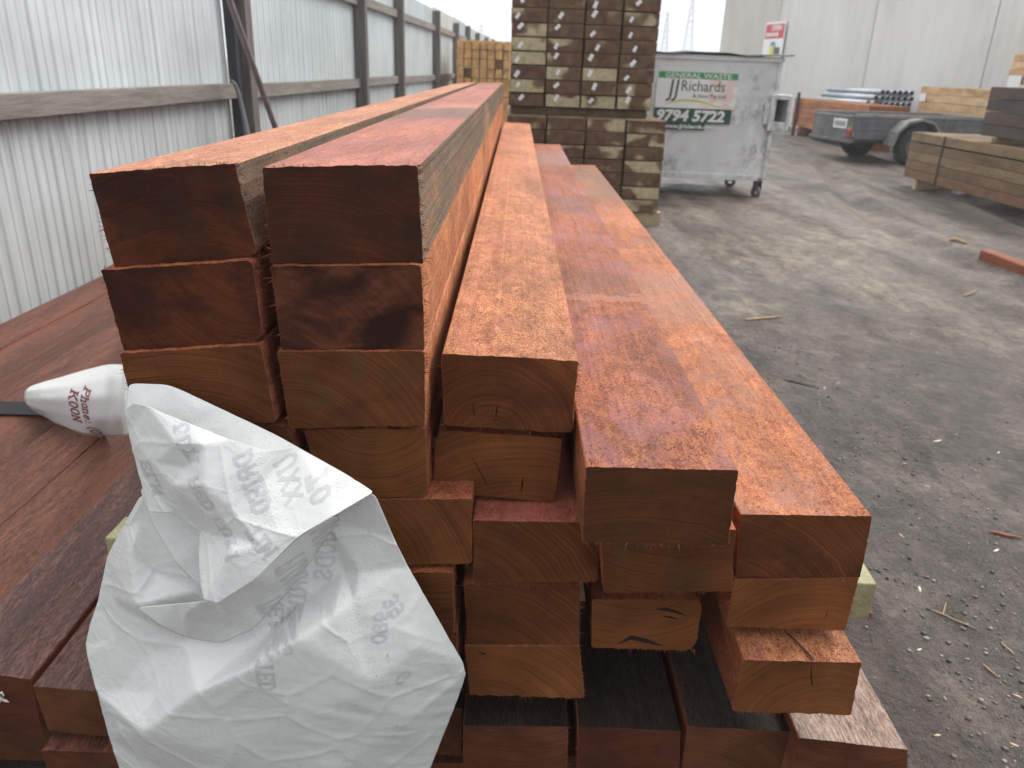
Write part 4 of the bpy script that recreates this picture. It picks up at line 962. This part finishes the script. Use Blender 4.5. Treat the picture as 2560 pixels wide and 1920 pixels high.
# ================================================================ waste bin
bin_ = empty('waste_bin', (2.05, 9.64, 0))
tag(bin_, 'grey metal wheeled waste bin with a green and white sign, behind the tagged sleepers', 'waste bin')
bm_ = N('grey_bin_paint')
n1 = bm_.noise(bm_.coord('Object', (2.2, 2.2, 1.4)), 1, 6, .65, .6); n2 = bm_.noise(bm_.coord('Object', (14, 14, 9), (3, 1, 1)), 1, 5, .7)
bc = bm_.ramp(n1, [(.3, (.66, .675, .68)), (.55, (.80, .815, .82)), (.7, (.86, .87, .87))])
sm_ = bm_.ramp(bm_.math('MULTIPLY', bm_.ramp(bm_.noise(bm_.coord('Object', (1.7, 1.7, 2.4), (7, 2, 4)), 1, 4, .6), [(.46, 0.0), (.66, 1.0)]), bm_.ramp(n2, [(.42, 0.0), (.62, 1.0)])), [(0, 0.0), (1, .7)])
bc = bm_.mix(sm_, bc, (.13, .135, .14, 1))
bm_.done(bc, .45, bm_.bump(n1, .25, .03), .15, .4)
dk = flat('dark_bin_lid', (.055, .057, .058), .5)
mb = MB(); X0, X1, Yb, D, Zb, Zt = -1.0, .95, 0.0, 1.25, .24, 1.585
# body walls with a folded rim and pressed front
def quadbox(pts): mb.add(pts, [(0, 3, 2, 1), (4, 5, 6, 7), (0, 1, 5, 4), (1, 2, 6, 5), (2, 3, 7, 6), (3, 0, 4, 7)])
quadbox([(X0+.05, Yb+.03, Zb), (X1, Yb+.03, Zb), (X1, D-.05, Zb), (X0+.05, D-.05, Zb), (X0, Yb, Zt), (X1, Yb, Zt), (X1, D, Zt), (X0, D, Zt)])
mb.box(X0-.02, X1+.02, -.022, .0, Zt-.055, Zt-.005, bev=.005)
mb.box(X1, X1+.02, -.02, D, Zt-.055, Zt-.005, bev=.004)
mb.box(X1-.035, X1+.006, -.012, .02, Zb, Zt-.06, bev=.004)
mb.box(X0+.05, X1, .0, .025, Zb-.03, Zb+.035, bev=.004)
mb.build('bin_body', bm_.mat, bin_)
mb = MB(); vs = []; n = 24
for i in range(n+1):
    x = X0-.05 + (X1+.11-(X0-.05))*i/n
    z = Zt + .008 + .010*math.sin(i*.55+.6) + .006*math.sin(i*1.3)
    vs += [(x, -.06, z), (x, .6, z+.02), (x, D+.04, z+.01)]
mb.add(vs, [(i*3+j, i*3+j+1, i*3+j+4, i*3+j+3) for i in range(n) for j in range(2)], 0, True)
o = mb.build('lid', dk, bin_); md = o.modifiers.new('thickness', 'SOLIDIFY'); md.thickness = .012
# fork pocket
mb = MB()
px, pz, pw, ph = X1-.075, .79, .245, .40
pock = bm_.mat
mb.box(px, px+.045, -.06, .5, pz, pz+ph, bev=.008); mb.box(px+pw-.045, px+pw, -.06, .5, pz, pz+ph, bev=.018)
mb.box(px+.045, px+pw-.045, -.06, .5, pz, pz+.10, bev=.008); mb.box(px+.045, px+pw-.045, -.06, .5, pz+ph-.055, pz+ph, bev=.008)
mb.build('fork_pocket', pock, bin_)
mb = MB(); mb.box(px+.045, px+pw-.045, .30, .31, pz+.1, pz+ph-.055); mb.build('pocket_shade_plate', flat('pocket_shadow', (.02, .02, .022), .8), bin_)  # black plate stands in for the shade inside the pocket
mb = MB(); mb.box(X1-.13, X1-.03, -.03, -.001, .86, 1.10, bev=.006); mb.box(X1-.115, X1-.055, -.034, -.030, .97, 1.06); mb.build('side_bracket', [bm_.mat], bin_)
# castors
cm = flat('castor_steel', (.20, .195, .19), .5, .4); ct = flat('castor_tyre', (.22, .19, .165), .8, var=.3, scale=30)
def castor(x, y, ang):
    e = MB(); M2 = Matrix.Translation((x, y, 0)) @ Matrix.Rotation(ang, 4, 'Z')
    e.box(-.06, .06, -.06, .06, .225, .24, mat=M2); e.box(-.035, -.028, -.03, .05, .085, .225, mat=M2); e.box(.028, .035, -.03, .05, .085, .225, mat=M2)
    o = e.build('castor', cm, bin_)
    t = MB(); t.lathe([(-.016, .03), (-.017, .062), (-.012, .072), (.012, .072), (.017, .062), (.016, .03)], 'X', 22, 0)
    t.v = [tuple(M2 @ (Vector(v) + Vector((0, .02, .073)))) for v in t.v]
    t.build('wheel', ct, o)
castor(X1-.05, .06, .5); castor(X1-.12, D-.25, 1.2); castor(X0+.15, .1, .2); castor(X0+.15, D-.2, .9)
# sign
sg = MB(); SX0, SX1 = -.455, .475
white = flat('sign_white', (.86, .86, .84), .35, var=.03); green = flat('sign_green', (.045, .33, .09), .4, var=.08); dgreen = flat('sign_dark_green', (.018, .068, .05), .4, var=.1)
yel = flat('sign_swoosh', (.62, .60, .12), .4); ink = flat('sign_ink', (.03, .06, .045), .4); wtxt = flat('sign_white_text', (.82, .82, .80), .4, var=.02)
stain = N('sign_white_faded'); sx_ = stain.sep(stain.coord('Object'))
m = stain.math('MULTIPLY', stain.ramp(sx_[0], [(.05, 0.0), (.2, 1.0)]), stain.ramp(stain.noise(stain.coord('Object', (7, 7, 9)), 1, 3, .5), [(.42, 0.0), (.55, 1.0)]))
stain.done(stain.mix(stain.math('MULTIPLY', m, .75), (.88, .88, .86, 1), (.84, .56, .52, 1)), .35)
sign = MB(); sign.box(SX0, SX1, -.010, -.004, 1.005, 1.325)
sign_o = sign.build('sign_board', stain.mat, bin_)
for nm, z0, z1, m_, xa, xb in (('sign_header', 1.325, 1.395, green, SX0+.02, SX1-.005), ('sign_footer', .84, 1.005, dgreen, SX0, SX1-.03)):
    q = MB(); q.box(xa, xb, -.0105, -.004, z0, z1); q.build(nm, m_, bin_)
q = MB(); q.box(SX0+.12, SX1-.32, -.0100, -.004, .765, .84); q.build('sign_tail', dgreen, bin_)
def text(name, s, parent, mat, x, y, z, size, rot=(math.pi/2, 0, 0), width=None, off=0.0, shear=0.0, ext=.001):
    cu = bpy.data.curves.new(name, 'FONT'); cu.body = s; cu.size = size; cu.offset = off; cu.shear = shear; cu.extrude = ext; cu.resolution_u = 2
    o = bpy.data.objects.new(name, cu); COL.objects.link(o)
    dg = bpy.context.evaluated_depsgraph_get(); dg.update(); me = bpy.data.meshes.new_from_object(o.evaluated_get(dg))
    bpy.data.objects.remove(o); me.name = name; me.materials.clear(); me.materials.append(mat)
    xs_ = [v.co.x for v in me.vertices]
    if width and xs_:
        k_ = width/(max(xs_)-min(xs_)); x_min = min(xs_)
        for v in me.vertices: v.co.x = (v.co.x-x_min)*k_
    o = bpy.data.objects.new(name, me); COL.objects.link(o); o.parent = parent; o.location = (x, y, z); o.rotation_euler = rot
    return o
text('header_text', 'GENERAL WASTE', bin_, wtxt, SX0+.09, -.012, 1.334, .075, width=.76, off=.0012)
text('name_text', 'JJ', bin_, ink, SX0+.12, -.012, 1.135, .26, width=.14, shear=.1)
text('name_text', 'Richards', bin_, ink, SX0+.29, -.012, 1.195, .165, width=.50)
text('name_text', '& Sons Pty Ltd', bin_, ink, SX0+.43, -.012, 1.125, .058, width=.38)
text('phone_text', '9794 5722', bin_, wtxt, SX0+.035, -.0125, .868, .165, width=.79, off=.007, shear=.15)
text('web_text', 'www.jjrichards.com.au', bin_, wtxt, SX0+.14, -.0125, .785, .062, width=.66, off=.0018, shear=.15)
q = MB(); vs = []; n = 20
for i in range(n+1):
    t = i/n; x = SX0+.12+.66*t; z = 1.045+.055*math.sin(math.pi*min(1, t*1.15))**.8*(1 if t < .87 else 1) - .015*t; hw = .012*math.sin(math.pi*(.12+.8*t))
    vs += [(x, -.0112, z-hw), (x, -.0112, z+hw)]
q.add(vs, [(2*i, 2*i+2, 2*i+3, 2*i+1) for i in range(n)]); q.build('sign_swoosh', yel, bin_)

# ================================================================ concrete building
bld = empty('concrete_building', (0, 0, 0))
tag(bld, 'tall grey precast concrete building wall across the yard', 'building')
cmn = N('precast_concrete')
c1 = cmn.noise(cmn.coord('Object', (.5, .5, .35), rnd=True), 1, 6, .6, .4); c2 = cmn.noise(cmn.coord('Object', (3, 3, .5), (2, 2, 2), True), 1, 5, .65); c3 = cmn.noise(cmn.coord('Object', (24, 24, 24)), 1, 3)
cc = cmn.ramp(cmn.math('ADD', cmn.math('MULTIPLY', c1, .55), cmn.math('MULTIPLY', c2, .45)), [(.3, (.56, .545, .51)), (.5, (.70, .685, .65)), (.7, (.78, .765, .735))])
cmn.done(cc, .8, cmn.bump(c3, .15, .01), 0, .3)
cw_ = N('precast_concrete_warm'); c1 = cw_.noise(cw_.coord('Object', (.8, .8, .3)), 1, 6, .6, .4)
cw_.done(cw_.ramp(c1, [(.3, (.50, .48, .43)), (.7, (.64, .62, .57))]), .8)
jt = flat('joint_sealant', (.20, .20, .195), .7)
JO = [(7.28, 30.94), (8.12, 27.02), (9.14, 22.25), (10.01, 18.18), (10.93, 13.9), (11.85, 9.6)]
H_ = 7.2
nrm = Vector((.978, .2088))     # away from the yard
for i in range(len(JO)-1):
    (ax, ay), (bx, by) = JO[i], JO[i+1]; L = math.hypot(bx-ax, by-ay); d = Vector((bx-ax, by-ay))/L
    nn = Vector((-d.y, d.x)); 
    if nn.x < 0: nn = -nn
    g_ = .016
    P = [Vector((ax, ay))+d*g_, Vector((bx, by))-d*g_]
    mb = MB(); pr = [(P[0], 0), (P[1], 0), (P[1], .16), (P[0], .16)]
    vs = [((p+nn*o_).x, (p+nn*o_).y, z) for z in (-.1, H_) for p, o_ in pr]
    mb.add(vs, [(0, 1, 2, 3), (7, 6, 5, 4), (0, 4, 5, 1), (1, 5, 6, 2), (2, 6, 7, 3), (3, 7, 4, 0)])
    mb.build('wall_panel', cw_.mat if i == 0 else cmn.mat, bld)
    if i:
        mb = MB(); P = [Vector((ax, ay))-d*g_, Vector((ax, ay))+d*g_]
        vs = [((p+nn*o_).x, (p+nn*o_).y, z) for z in (-.1, H_) for p, o_ in ((P[0], .012), (P[1], .012), (P[1], .12), (P[0], .12))]
        mb.add(vs, [(0, 1, 2, 3), (7, 6, 5, 4), (0, 4, 5, 1), (1, 5, 6, 2), (2, 6, 7, 3), (3, 7, 4, 0)]); mb.build('joint', jt, bld)
# return wall at the far corner and roof sheet
mb = MB(); a = Vector(JO[0]); e = Vector((.978, .209))*14
vs = [(a.x+.16, a.y+.03, -.1), (a.x+e.x, a.y+e.y, -.1), (a.x+e.x, a.y+e.y+.16, -.1), (a.x+.16, a.y+.19, -.1)]
vs += [(x, y, H_-.02) for x, y, z in vs]
mb.add(vs, [(0, 1, 2, 3), (7, 6, 5, 4), (0, 4, 5, 1), (1, 5, 6, 2), (2, 6, 7, 3), (3, 7, 4, 0)]); mb.build('end_wall', cw_.mat, bld)
# warning sign on the wall
sgn = empty('warning_sign', (0, 0, 0)); tag(sgn, 'red and white warning sign on the concrete wall, above the waste bin', 'sign')
d = (Vector(JO[2])-Vector(JO[1])).normalized(); nn = Vector((-.978, -.209))
c0 = Vector((7.98, 27.68)) + nn*.07
rotz = math.atan2(d.y, d.x); sgn.location = (c0.x, c0.y, 2.0); sgn.rotation_euler = (0, 0, rotz); sgn.scale = (.86, 1, .86)
red = flat('sign_red', (.62, .03, .05), .4, var=.05); blu = flat('sign_blue', (.10, .25, .50), .4); yl = flat('sign_yellow', (.72, .65, .06), .4); gry = flat('sign_charcoal', (.08, .09, .11), .5)
sw = 1.45
q = MB(); q.box(0, sw, -.004, .008, -.1, 1.16); q.build('sign_panel', white, sgn)
q = MB(); q.box(.06, sw-.06, -.010, -.005, .60, 1.08); q.build('red_field', red, sgn)
text('sign_text', 'OPEN', sgn, wtxt, .5, -.014, .87, .24, width=.72, off=.008)
q = MB()
for i in range(6): q.box(.16+.15*i, .26+.15*i, -.014, -.011, .67, .80)
q.build('sign_text_line', wtxt, sgn)
q = MB(); q.lathe([(-.012, .20), (-.006, .20)], 'Y', 24, 0); q.add([(0, -.012, 0)]+[(.2*math.cos(t*.2618), -.012, .2*math.sin(t*.2618)) for t in range(24)], [(0, i+1, (i+1) % 24+1) for i in range(24)])
q.v = [(x+.72, y, z*.7+.36) for x, y, z in q.v]; q.build('pictogram', blu, sgn)
q = MB(); q.box(.55, .85, -.018, -.013, -.06, .36, bev=.002); q.build('pictogram', yl, sgn)
q = MB(); q.box(.86, 1.25, -.018, -.013, .02, .30, bev=.002); q.build('pictogram', gry, sgn)

# ================================================================ packs along the wall
def pack(kind, x0, x1, y0, y1, z0, rows, rh, cols, mats_fn, lab, grp, cat='board', gap=.004, skip_inner=True, rnd_=None, gaps=None):
    rr_ = random.Random(hash(kind) % 1000 if False else len(lab)*7); cwid = (x1-x0)/cols; z = z0
    for r in range(rows):
        if gaps and r in gaps: z += gaps[r]
        for c_ in range(cols):
            if c_ > 0 and r < rows-1: continue
            m_ = mats_fn(r, c_)
            where = ('%s course up, yard side' % ORD[r]) if c_ == 0 else ('top course, %s from yard side' % ORD[c_])
            if r == rows-1 and c_ == 0: where = 'top course, yard side'
            board(kind, x0+c_*cwid+(rr_.uniform(0, .006) if c_ == 0 else 0), x0+(c_+1)*cwid-gap, y0+rr_.uniform(-.02, .02), y1+rr_.uniform(-.02, .02), z+.001, z+rh-gap, m_, lab + ', ' + where, grp, cat, bev=.004)
        z += rh
    return z
Br1 = wood_side('pack_brown', (.08, .045, .024), (.185, .112, .06), (.29, .19, .105), (.13, .10, .06), .6, 41.0, speck=.4, rnd=True)
Br2 = wood_side('pack_brown_red', (.10, .05, .028), (.22, .115, .06), (.33, .20, .11), (.15, .10, .06), .6, 42.0, speck=.4, rnd=True)
Br3 = wood_side('pack_straw', (.11, .07, .035), (.23, .15, .078), (.34, .24, .135), (.2, .15, .09), .5, 43.0, speck=.4, rnd=True)
zt = pack('brown_board', 5.52, 6.72, 5.9, 11.45, .14, 5, .118, 5, lambda r, c: [[Br2, Br1, Br3, Br1, Br3][r], Br1], 'brown board in the pack by the right border', 'boards of the brown pack', gaps={4: .012})
Pn1 = wood_side('pack_pine', (.46, .27, .13), (.66, .44, .24), (.8, .58, .36), (.4, .26, .15), .4, 44.0, speck=.3, rnd=True)
Pn2 = wood_side('pack_pine_warm', (.42, .23, .11), (.62, .38, .19), (.76, .51, .29), (.38, .22, .12), .4, 45.0, speck=.3, rnd=True)
Dk1 = wood_side('pack_dark', (.035, .026, .022), (.075, .055, .048), (.13, .098, .088), (.06, .05, .05), .6, 46.0, speck=.3, rnd=True)
Dk2 = wood_side('pack_dark_brown', (.045, .028, .022), (.095, .062, .050), (.15, .105, .085), (.07, .055, .05), .6, 47.0, speck=.3, rnd=True)
zd = pack('dark_board', 5.66, 6.62, 6.2, 10.05, zt+.065, 4, .137, 4, lambda r, c: [[Dk1, Dk2, Dk1, Dk2][r], Dk1], 'dark board in the pack lying on the brown one', 'boards of the dark pack', gaps={2: .008})
pack('pine_board', 5.90, 6.60, 6.2, 10.15, zd+.03, 4, .085, 3, lambda r, c: [[Pn1, Pn2, Pn1, Pn2][r], Pn1], 'pine board in the small pack over the dark one', 'boards of the small top pine pack')
pack('pine_board', 8.47, 9.37, 14.9, 17.6, .12, 8, .149, 4, lambda r, c: [[Pn1, Pn2][(r*3+c) % 2], Pn1], 'pine board behind the trailer', 'boards of the pine pack behind the trailer', gaps={4: .0})
Or1 = wood_side('pack_orange', (.24, .075, .03), (.42, .16, .06), (.54, .25, .11), (.3, .12, .07), .4, 48.0, speck=.5, rnd=True)
Or2 = wood_side('pack_orange_dark', (.19, .06, .026), (.36, .125, .05), (.48, .2, .09), (.25, .1, .06), .4, 49.0, speck=.5, rnd=True)
pack('red_board', 7.16, 8.0, 16.9, 21.5, .24, 6, .112, 4, lambda r, c: [[Or1, Or2, Or1][(r+c) % 3], Or2], 'orange red board in the low wall pack', 'boards of the orange red pack')
for lab, x0, x1, y, z0, z1, m in (('pale leg like bearer under the far end of the brown pack', 5.54, 6.7, 11.12, 0, .138, pb2), ('bearer under the near part of the brown pack', 5.54, 6.7, 7.0, 0, .138, pb2), ('pale bearer between brown and dark packs, near its far end', 5.60, 6.6, 9.7, zt+.003, zt+.063, pb2), ('pale bearer between brown and dark packs, near the photographer', 5.60, 6.6, 7.2, zt+.003, zt+.063, pb2),
                                  ('far dark bearer under the orange red pack', 7.16, 8.0, 20.9, 0, .238, Or2), ('near dark bearer under the orange red pack', 7.16, 8.0, 17.5, 0, .238, Or2), ('thin bearer under the small top pine pack', 5.9, 6.6, 9.6, zd+.001, zd+.029, pb2), ('second thin bearer under the small top pine pack', 5.9, 6.6, 7.4, zd+.001, zd+.029, pb2), ('far bearer under the pine pack behind the trailer', 8.5, 9.3, 17.0, 0, .119, pb2), ('near bearer under the pine pack behind the trailer', 8.5, 9.3, 15.4, 0, .119, pb2)):
    mb = MB(); mb.box(x0, x1, y-.045, y+.045, z0, z1, bev=.004); tag(mb.build('pack_bearer', m), lab, 'bearer')
# straps
gs = flat('green_strap', (.03, .16, .09), .4); bs = flat('black_strap', (.02, .02, .022), .45)
def band(name, x0, x1, y, z0, z1, m, lab, wd=.019, t=.003):
    mb = MB()
    mb.box(x0-t-.003, x0-.003, y-wd, y+wd, z0, z1+.003, 0); mb.box(x0-.003, x1+.003, y-wd, y+wd, z1+.0005, z1+.003, 0); mb.box(x1+.003, x1+.003+t, y-wd, y+wd, z0, z1+.003, 0); mb.box(x0-.003, x1+.003, y-wd, y+wd, z0-.003, z0-.0005, 0)
    tag(mb.build(name, m), lab, 'strap')
band('pack_strap', 5.66, 6.62, 9.05, zt+.066, zd, gs, 'green strap round the dark pack')
band('pack_strap', 5.52, 6.72, 10.55, .139, zt, bs, 'black strap round the far end of the brown pack')
lab_m = flat('white_label', (.82, .82, .80), .4, var=.03)
for lab, x, y, z in (('white paper label at the foot of the small top pine pack', 5.885, 9.98, zd+.06), ('white paper label on the corner of the pine pack behind the trailer', 8.455, 17.42, 1.10)):
    mb = MB(); mb.box(x-.004, x, y-.13, y+.13, z-.06 if 'foot' in lab else z-.08, z+.07, bev=.001); tag(mb.build('paper_label', lab_m), lab, 'label')
# steel stakes
stk = flat('rusty_steel', (.11, .065, .05), .6, .4, var=.3, scale=20)
for lab, x, y, zt_ in (('rusty steel stake in front of the orange red pack', 7.11, 21.1, 1.05), ('rusty steel stake behind the orange red pack, farthest one', 8.06, 22.0, 1.02), ('rusty steel stake standing before the galvanised pipes', 8.06, 18.7, .98)):
    mb = MB(); mb.box(x-.035, x+.035, y-.035, y+.035, -.05, zt_, bev=.006); mb.box(x-.06, x+.06, y-.06, y+.06, -.01, .012, bev=.002)
    tag(mb.build('steel_stake', stk), lab, 'stake', 'steel stakes of the timber rack')
# galvanised pipes
gv = flat('galvanised_steel', (.52, .57, .60), .32, .75, var=.15, scale=8); gi = flat('pipe_inside', (.06, .065, .06), .8)
rnd = random.Random(9)
def tube_pipe(L):
    mb = MB(); ro, ri = .062, .046
    mb.lathe([(0, ri), (0, ro), (L, ro), (L, ri)], 'Y', 18, 0); mb.lathe([(L, ri), (0, ri)], 'Y', 18, 1); return mb
rows = [(0, 8), (1, 8), (2, 8), (3, 8), (4, 8), (5, 8), (6, 8), (7, 7), (8, 6)]
pipe0 = None
for r, n in rows:
    for c_ in range(n):
        if r < 4 and c_ not in (0, n-1): continue
        x = 8.10 + (8-n)*.134 + c_*.134 + (.0 if r % 2 == 0 else .02); z = .155 + r*.124
        L = 2.7 - r*.03 + rnd.uniform(-.1, .1)
        if pipe0 is None: o = tube_pipe(2.6).build('galvanised_pipe', [gv, gi], None); pipe0 = o
        else: o = pipe0.copy(); COL.objects.link(o)
        o.location = (x, 19.2 + rnd.uniform(-.03, .03), z); o.rotation_euler = (0, 0, R(6) + rnd.uniform(-.004, .004))
        tag(o, 'galvanised pipe by the wall, %s row up, %s from the left' % (ORD[r], ORD[c_]), 'pipe', 'galvanised pipes in the bundle')
for i, y in enumerate((19.5, 21.2)):
    mb = MB(); mb.box(7.95, 9.2, y-.04, y+.04, 0, .09, bev=.003); tag(mb.build('pipe_bearer', pb2), ('near' if i == 0 else 'far') + ' timber under the galvanised pipes', 'bearer')

# ================================================================ box trailer
tr = empty('box_trailer', (5.89, 14.3, 0), R(12)); tag(tr, 'grey steel box trailer with a white number plate, parked between timber packs', 'trailer')
tp = N('trailer_grey_paint'); t1 = tp.noise(tp.coord('Object', (4, 4, 7)), 1, 6, .65)
tp.done(tp.ramp(t1, [(.3, (.10, .105, .11)), (.55, (.17, .175, .18)), (.7, (.24, .245, .25))]), .45, None, .2, .4)
tl = flat('trailer_galv_rail', (.30, .29, .275), .5, .4, var=.25); blk2 = flat('tyre_rubber', (.022, .022, .024), .75, var=.2, scale=20); rim_m = flat('wheel_rim', (.16, .16, .165), .4, .3)
LX, WY, ZB, ZT = 2.7, 1.32, .44, .82
def part(name, m, *boxes, bev=.006):
    q = MB()
    for b in boxes: q.box(*b, bev=bev)
    return q.build(name, m, tr)
part('floor', tp.mat, (.02, LX-.02, .03, WY-.03, ZB, ZB+.03)); part('side_panel', tp.mat, (0, LX, 0, .022, ZB-.02, ZT-.035), (0, LX, -.014, .001, ZB+.13, ZB+.165), (0, .05, -.016, .001, ZB-.02, ZT-.03), (1.75, 1.80, -.016, .001, ZB-.02, ZT-.03))
part('side_panel', tp.mat, (0, LX, WY-.022, WY, ZB-.02, ZT-.035)); part('front_panel', tp.mat, (LX-.022, LX, .022, WY-.022, ZB, ZT-.035))
part('top_rail', tl, (-.02, LX, -.025, .03, ZT-.035, ZT+.02)); part('top_rail', tl, (-.02, LX, WY-.03, WY+.025, ZT-.035, ZT+.02)); part('top_rail', tl, (LX-.03, LX+.02, .03, WY-.03, ZT-.035, ZT+.02))
tg = part('tailgate', tp.mat, (-.03, -.003, .03, WY-.03, ZB-.02, ZT-.01), (-.045, -.03, .06, WY-.06, ZT-.06, ZT-.02))
q = MB(); q.box(-.05, -.034, .20, .60, ZB+.14, ZB+.30, bev=.002); pl = q.build('number_plate', lab_m, tg)
q = MB()
for i in range(6): q.box(-.0535, -.051, .245+.055*i, .275+.055*i, ZB+.175, ZB+.262)
q.build('plate_marks', gry, pl)
part('rear_beam', tp.mat, (-.06, .02, 0, WY, ZB-.09, ZB-.022))
rl = flat('tail_light_red', (.32, .04, .035), .25); al = flat('tail_light_amber', (.50, .22, .04), .25)
q = MB(); q.box(-.075, -.032, .03, .12, ZB+.0, ZB+.12, bev=.006); tlo = q.build('tail_light', rl, tr); q = MB(); q.box(-.075, -.032, .03, .12, ZB+.122, ZB+.18, bev=.006); q.build('indicator', al, tlo)
part('chassis', tp.mat, (.05, LX+.1, .25, .32, ZB-.10, ZB-.001), (.05, LX+.1, WY-.32, WY-.25, ZB-.10, ZB-.001), (1.07, 1.13, -.1, WY+.1, .30, .345))
def wheel(y):
    q = MB(); q.lathe([(-.09, .19), (-.095, .30), (-.075, .325), (.075, .325), (.095, .30), (.09, .19)], 'Y', 40, 0, (1.1, y, .325))
    for i in range(20):
        a = i*math.pi/10; M2 = Matrix.Translation((1.1, y, .325)) @ Matrix.Rotation(a, 4, 'Y'); q.box(-.02, .02, -.08, .08, .322, .331, mat=M2)
    w_ = q.build('wheel', blk2, tr)
    q = MB(); s_ = -1 if y < 0 else 1
    q.lathe([(s_*.085, .195), (s_*.06, .17), (s_*.03, .12), (s_*.05, .06), (s_*.06, .0)], 'Y', 28, 0, (1.1, y, .325))
    q.lathe([(-s_*.085, .195), (-s_*.04, .16), (-s_*.02, .05), (-s_*.03, .0)], 'Y', 28, 0, (1.1, y, .325)); q.build('rim', rim_m if y < 0 else cm, w_)
wheel(-.13); wheel(WY+.13)
def guard(ya, yb):
    q = MB(); arc = [(.60, .34), (.66, .56), (.84, .74), (1.1, .79), (1.36, .74), (1.54, .56), (1.60, .38)]; vs = []
    for x, z in arc: vs += [(x, ya, z), (x, yb, z)]
    q.add(vs, [(2*i, 2*i+1, 2*i+3, 2*i+2) for i in range(len(arc)-1)])
    lip = []
    for x, z in arc: lip += [(x, ya, z), (1.1+(x-1.1)*.93, ya, .34+(z-.34)*.93)]
    q.add(lip, [(2*i, 2*i+2, 2*i+3, 2*i+1) for i in range(len(arc)-1)])
    o = q.build('mudguard', tl, tr); md = o.modifiers.new('thickness', 'SOLIDIFY'); md.thickness = .008
guard(-.25, -.002); guard(WY+.25, WY+.002)
part('drawbar', tp.mat, (LX, LX+1.2, WY/2-.04, WY/2+.04, ZB-.09, ZB-.01))

# red offcut on the dirt
o = beam('timber_offcut', [(-.055, .055), (.055, .055), (.055, -.045), (-.055, -.045)], 0, 1.9, [T_hid, T_hid, T_hid, T_hid, E_(2.9, (.0, -.1), **e_mid), crackm], 'red timber offcut lying alone on the dirt at the right border', None, 'timber', seed=201, fuzz=20, round_c={0: .02, 1: .02, 2: .02, 3: .02})

o.location = (4.02, 4.58, .055); o.rotation_euler = (0, 0, R(2))

# lattice masts in the mist
ms = flat('mast_steel', (.52, .54, .57), .6)
def mast(x, y, h, wd, lab):
    q = MB(); n = 12
    for sx in (-1, 1):
        for sy in (-1, 1): q.tube([(sx*wd, sy*wd, 0), (sx*wd*.15, sy*wd*.15, h)], .09, 5)
    for i in range(n):
        z0, z1 = h*i/n, h*(i+1)/n; a, b = wd*(1-.85*i/n), wd*(1-.85*(i+1)/n)
        for s in (-1, 1):
            q.tube([(-a, s*a, z0), (b, s*b, z1)], .05, 4); q.tube([(a, s*a, z0), (-b, s*b, z1)], .05, 4); q.tube([(s*a, -a, z0), (s*b, b, z1)], .05, 4)
    for zz_, ar in ((.70, 3.2), (.82, 2.6), (.93, 2.0)):
        q.tube([(-ar, 0, h*zz_), (0, 0, h*zz_+.5), (ar, 0, h*zz_)], .08, 5)
    tag(q.build('power_mast', ms, None, (x, y, 0)), lab, 'power mast', 'lattice masts far behind the yard')
mast(43.5, 220, 19.5, 1.6, 'faint lattice power mast in the mist, left of the concrete wall')
mast(37.5, 220, 16.0, 1.2, 'fainter power mast nearest the tagged sleepers')
mast(-9.9, 220, 11.5, 1.2, 'faint power mast just above the far end of the fence')

# ================================================================ misty air
hz = N('misty_air'); hz.t.nodes.remove(hz.b)
pv = hz.n('ShaderNodeVolumePrincipled'); pv.inputs['Color'].default_value = (.93, .96, 1.0, 1); pv.inputs['Density'].default_value = .0025; pv.inputs['Anisotropy'].default_value = 0.0
hz.t.links.new(pv.outputs[0], hz.out.inputs['Volume'])
mb = MB(); mb.box(-320, 320, -60, 420, -1.3, 24)
o = mb.build('haze', hz.mat); o['kind'] = 'stuff'
scn.cycles.volume_bounces = 1
